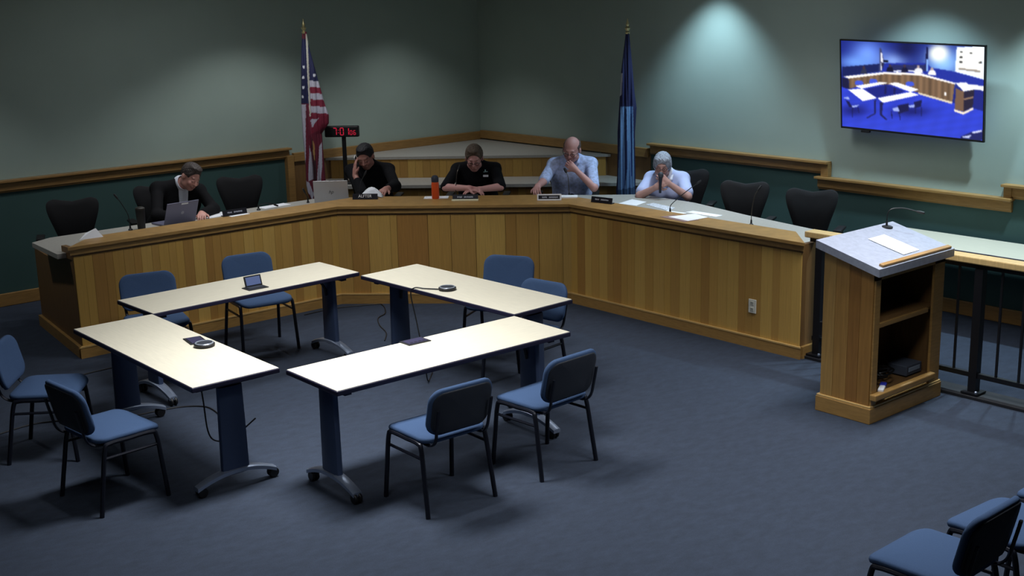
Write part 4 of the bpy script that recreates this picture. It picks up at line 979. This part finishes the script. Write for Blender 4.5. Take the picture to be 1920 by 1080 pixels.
    sd.build('trousers', M_cloth('trousers_'+trousers, trousers), t)
    for s in (-1, 1):
        ank = Vector((s*.13, P.y-.37, .05)); q = SDF(ank-Vector((.09, .25, .06)), ank+Vector((.09, .1, .12)), .012)
        q.cone(ank, ank+Vector((0, -.16, -.012)), .05, .037, k=.02); q.half((0, 0, .002), (0, 0, -1)); q.build('shoe', M_black, t)
    # shirt
    sd = SDF(lo, hi, .0068); torso(sd, .010); cuts = []
    for s in (-1, 1):
        E_, W_ = Vector(arms[s][0]), Vector(arms[s][1])
        if sleeve <= 1:
            ud = (E_-SH[s]).normalized(); e2 = SH[s]+(E_-SH[s])*sleeve; rr = .066 if fem else .058
            sd.cone(SH[s], e2+ud*.02, .060, rr, k=.03); cuts.append((e2+ud*(.062+rr), .062))
        else:
            sd.cone(SH[s], E_, .060, .054, k=.03); w2 = E_+(W_-E_)*(sleeve-1); sd.cone(E_, w2, .058, .042 if sleeve > 1.9 else .05, k=.03)
    sd.cone(hp(0, -.01, -.11)+Vector((0, -.03, .0)), hp(0, -.02, -.0)+Vector((0, -.08, .05)), .05, .06, k=.01, op='sub')
    if top == 'jacket':   # open lapels
        f0 = N+Vector((0, -.10, -.015)); f1 = C+Vector((0, -.16, -.16)); sd.cone(f0, f1, .068, .045, k=.012, op='sub')
        sd.cone(N+Vector((0, -.03, .03)), N+Vector((0, -.14, .0)), .06, .05, k=.01, op='sub')
    else:
        vn = (extras or {}).get('vneck', .03); sd.cone(N+Vector((0, -.05, .045)), N+Vector((0, -.14, -vn)), .050, .022, k=.01, op='sub')
    if extras and 'lapel' in extras: sd.cone(N+Vector((0, -.09, .01)), N+Vector((0, -.105, -.085)), .045, .012, k=.008, op='sub')
    for (cp, cr) in cuts: sd.cone(cp, cp, cr, k=.006, op='sub')
    sh = sd.build('jacket' if top == 'jacket' else 'shirt', top_m, t)
    if top == 'jacket':
        sd = SDF((-.3, -.6, .5), (.3, .3, 1.3), .0068); torso(sd, .003); sd.cone(N+Vector((0, -.04, .04)), N+Vector((0, -.13, -.02)), .048, .03, k=.01, op='sub'); sd.build('shirt', M_cloth('white_shirt', 'dfe4f0'), t)
    if collar:
        q = SDF(N-Vector((.16, .2, .12)), N+Vector((.16, .16, .14)), .006); nd = (hp(0, .02, -.07)-N).normalized()
        q.cone(N, N+nd*.05, .086, .077, k=.01); q.cone(N-nd*.1, N+nd*.14, .070, .067, k=.004, op='sub'); q.cone(N+Vector((0, -.06, .03)), N+Vector((0, -.16, .0)), .034, .05, k=.006, op='sub')
        q.half(N+nd*.055, nd, .004); q.half(N-nd*.03, -nd, .004); q.build('collar', M_cloth('white_shirt', 'dfe4f0') if top == 'jacket' else (extras or {}).get('collar_m', top_m), t)
    if extras and 'lapel' in extras:
        for s in (-1, 1):
            q = SDF(N-Vector((.14, .18, .16)), N+Vector((.14, .06, .08)), .006); pp = [N+Vector((s*.072, -.03, .012)), N+Vector((s*.055, -.076, -.045)), N+Vector((s*.022, -.088, -.105))]
            q.cone(pp[0], pp[1], .014, .017, k=.01); q.cone(pp[1], pp[2], .017, .009, k=.01); q.build('lapel', extras['lapel'], t)
    # hair
    if hair:
        q = SDF(HC-Vector((.19, .19, .19)), HC+Vector((.19, .19, .19)), .0055)
        th_ = {'short': .010, 'bob': .014, 'rim': .006, 'flat': .012}[hair]
        q.ell(hp(0, .016, .032), npv((.077+th_, .096+th_, .09+th_))*hs, MA, .01)
        if hair == 'bob':
            q.ell(hp(0, .03, -.015), npv((.092, .09, .07))*hs, MA, .03); q.ell(hp(.0, -.05, .075), npv((.07, .045, .03))*hs, MA, .02); q.ell(hp(0, -.10, -.05), npv((.068, .085, .095))*hs, MA, .012, 'sub')
        elif hair == 'rim':
            q.ell(hp(0, -.03, .10), npv((.085, .135, .085))*hs, MA, .01, 'sub'); q.ell(hp(0, -.1, -.03), npv((.11, .1, .12))*hs, MA, .01, 'sub')
        else:
            q.ell(hp(0, -.03, .105), npv((.06, .06, .022))*hs, MA, .03); q.ell(hp(0, -.11, -.032), npv((.09, .084, .105))*hs, MA, .012, 'sub')
            for s in (-1, 1): q.ell(hp(s*.09, -.025, -.04), npv((.035, .06, .055))*hs, MA, .01, 'sub')
        q.half(hp(0, 0, -.055 if hair != 'bob' else -.075), Hm_ @ Vector((0, -.25, -1)), .01)
        ho = q.build('hair', mat('hair_'+hair_col, hair_col, .7, noise=.35, nscale=70, stretch=(1, 1, .35)), t)
        hv = ho.data.vertices; co = np.empty(len(hv)*3); hv.foreach_get('co', co); co = co.reshape(-1, 3); nn_ = co-npv(HC); nn_ /= np.linalg.norm(nn_, axis=1)[:, None]
        co += nn_*(.0035*(np.sin(co[:, 0]*210+3*np.sin(co[:, 2]*90))*np.sin(co[:, 1]*190+2)))[:, None]; hv.foreach_set('co', co.ravel()); ho.data.update()
    if extras and 'glasses' in extras:
        mb = MB(); pc = lambda *v: hp(*v)
        for s in (-1, 1):
            mb.tube([pc(s*.032+.022*math.cos(a), -.112+.006*abs(math.cos(a)), -.012+.016*math.sin(a)) for a in np.linspace(0, 2*math.pi, 17)], .0026, 5)
            mb.tube([pc(s*.055, -.106, -.008), pc(s*.08, -.06, -.004), pc(s*.086, .0, .0)], .0024, 5)
        mb.tube([pc(-.011, -.116, -.01), pc(.011, -.116, -.01)], .0024, 5); mb.build('eyeglasses', M_black, t, True)
    return t, hp, Hm_
V3 = lambda *v: Vector(v)
# 1 suited man at the left desk
person('man in dark suit and open white collar writing beside a grey laptop', (5.47, 11.58), -8, (0, .06, .56), (.05, -.13, .84), {-1: (-.16, -.17, 1.0), 1: (.25, -.20, .94)}, (.07, -.22, 1.03), (.125, -.35, 1.115), (27, 14, 22),
       {-1: (V3(-.26, -.44, .78), V3(-.05, -.60, .775), (1, -.2, 0), (.1, 0, 1), 1, (.3, .4, .3)), 1: (V3(.30, -.44, .78), V3(.12, -.61, .785), (-.4, -1, -.12), (0, -.1, 1), -1, (.35, .5, .4))},
       'cb9688', 'short', '3a322e', 'jacket', M_cloth('dark_suit', '101013'), 1.93, extras={'stubble': 1}, brow='2a201c')
# 2 man leaning his cheek on his hand
p = TN(-2.50, 13.30)
T2, hp2, H2 = person('man in black top resting his cheek on his hand with a phone', (p.x, p.y), -45, (0, .05, .56), (.02, -.12, .85), {-1: (-.195, -.17, .965), 1: (.205, -.15, .97)}, (.0, -.19, 1.035), (-.005, -.30, 1.135), (24, -6, -8),
       {-1: (V3(.0, -.60, .79), V3(-.098, -.42, .95), (-.08, .26, 1), (-.85, -.5, 0), 1, (.15, .2, .2)), 1: (V3(.335, -.52, .85), V3(.285, -.80, .862), (-.25, -1, -.1), (.1, -.1, 1), -1, (.5, .6, .5))},
       'b07d70', 'short', '17151a', 'shirt', M_cloth('black_top', '0e0e12'), 1.62, extras={'stubble': 1}, brow='1c1412', hs=1.03)
# 3 man in black polo
p = TN(-1.355, 13.30); M_polo = M_cloth('black_polo', '0f1014')
T3, hp3, H3 = person('man in black polo with folded forearms reading at the middle of the desk', (p.x, p.y), -45, (0, .05, .56), (0, -.13, .85), {-1: (-.20, -.17, .965), 1: (.20, -.17, .965)}, (0, -.21, 1.03), (0, -.33, 1.11), (22, 0, 2),
       {-1: (V3(-.285, -.52, .83), V3(-.02, -.72, .85), (1, -.25, -.15), (.1, -.3, 1), 1, (.2, .4, .3)), 1: (V3(.285, -.52, .83), V3(.08, -.68, .83), (-1, -.35, .0), (0, -.1, 1), -1, (.15, .3, .3))},
       'd39c94', 'flat', '5e4f42', 'shirt', M_polo, .92, extras={'glasses': 1, 'vneck': .06}, brow='6a4a40', hs=1.05)
MB().box((.115, -.325, .915), (.055, .006, .022), bev=.002, M=Matrix.Rotation(R(-20), 3, 'X')).build('name_badge', M_white, T3)
mb = MB(); Mr = Matrix.Rotation(R(-20), 3, 'X')
mb.box((.11, -.31, .966), (.01, .006, .026), M=Mr); mb.box((.122, -.311, .958), (.026, .006, .008), M=Mr); mb.box((.10, -.311, .955), (.02, .006, .006), M=Mr); mb.build('chest_emblem', mat('emblem_teal', '9fc4c0', .6), T3)
# 4 bald man
p = TN(-.345, 13.28); M_pat = mat('cloth_blue_pattern', 'b8c5ea', .9, noise=.28, nscale=34, spec=.2, bump=.5)
T4, hp4, H4 = person('bald man in light blue patterned shirt holding his chin', (p.x, p.y), -45, (0, .05, .56), (-.01, -.06, .88), {-1: (-.195, -.08, .995), 1: (.205, -.08, 1.0)}, (.01, -.11, 1.07), (.005, -.20, 1.17), (18, 4, -12),
       {-1: (V3(-.29, -.42, .865), V3(-.335, -.66, .855), (-.1, -1, -.2), (-.3, 0, 1), 1, (.6, .8, .6)), 1: (V3(.235, -.50, .81), V3(.045, -.40, .985), (-.75, .1, .6), (0, -1, .1), -1, (.7, .8, .6))},
       'cc9890', 'rim', '5a4c48', 'shirt', M_pat, .86, extras={'glasses': 1, 'vneck': .09, 'lapel': M_pat}, brow='6a5048', hs=1.06)
# 5 grey-haired person with microphone
M_wht = M_cloth('pale_blue_blouse', 'c2ccf2', bump=.6, nscale=14)
T5, hp5, H5 = person('grey-haired person in a white short-sleeved blouse holding a microphone', (9.60, 8.67), -56, (0, .06, .52), (0, -.10, .78), {-1: (-.165, -.13, .895), 1: (.165, -.13, .895)}, (0, -.16, .945), (-.03, -.25, 1.05), (12, 3, 4),
       {-1: (V3(-.235, -.40, .755), V3(-.055, -.47, .86), (.75, -.1, .45), (-.3, -1, 0), 1, (.6, .8, .6)), 1: (V3(.25, -.40, .755), V3(.055, -.445, .90), (-.7, -.15, .55), (.3, -1, 0), -1, (.6, .8, .6))},
       'bd9288', 'bob', '9aa0ac', 'shirt', M_wht, .70, extras={'glasses': 1, 'vneck': .13, 'lapel': M_cloth('white_collar', 'e6e8f4'), 'collar_m': M_cloth('white_collar', 'e6e8f4')}, brow='5a4a48', fem=True, hs=.98, trousers='2a3048')
c_, s_ = math.cos(R(-56)), math.sin(R(-56))
def from5(v): return Vector((9.60+v[0]*c_-v[1]*s_, 8.67+v[0]*s_+v[1]*c_, .15+v[2]))
t = thing('handheld_microphone', 'dark handheld microphone held by the grey-haired person', 'microphone', from5((-.012, -.51, .805)), R(-56))
MB().tube([(0, 0, 0), (0, .01, .08), (0, .03, .155)], [.012, .014, .019], 10).build('handle', mat('mic_grey', '2b2f3a', .4, metal=.3), t, True)
MB().lathe([(.018, -.025), (.027, -.01), (.028, .006), (.022, .022), (.008, .03)], (0, .035, .175), 14).build('mesh_head', mat('mic_mesh', '3a4048', .6), t, True)
# phone held to the ear by the leaning man
p = TN(-2.50, 13.30); c2, s2 = math.cos(R(-45)), math.sin(R(-45)); v = hp2(-.102, -.02, -.02)
ph = thing('mobile_phone', 'white phone between the leaning man\'s hand and cheek', 'phone', (p.x+v.x*c2-v.y*s2, p.y+v.x*s2+v.y*c2, .15+v.z), R(-45))
o = MB().box((0, 0, 0), (.010, .05, .09), bev=.004).build('case', M_white, ph); o.rotation_euler = (R(30), R(-12), R(-8))
o2 = MB().box((.0055, 0, 0), (.001, .044, .08)).build('glass', M_black, o)
v = V3(.185, -1.05, .74); mb = MB()
vs = []; 
for i_ in range(9):
    for j in range(2): vs.append((-.13+.24*i_/8, (.06 if j else -.03)+.0, .002+.095*math.sin(math.pi*i_/8)*(1 if j else .25)))
fs = [(2*i_, 2*i_+2, 2*i_+3, 2*i_+1) for i_ in range(8)]
mb.add(vs, fs); o = mb.build('paper_sheet', M_white, None, True, loc=(p.x+v.x*c2-v.y*s2, p.y+v.x*s2+v.y*c2, ZC), rz=R(-45), label='curled white page turned by the man leaning on his hand', cat='paper')
md = o.modifiers.new('thick', 'SOLIDIFY'); md.thickness = .001
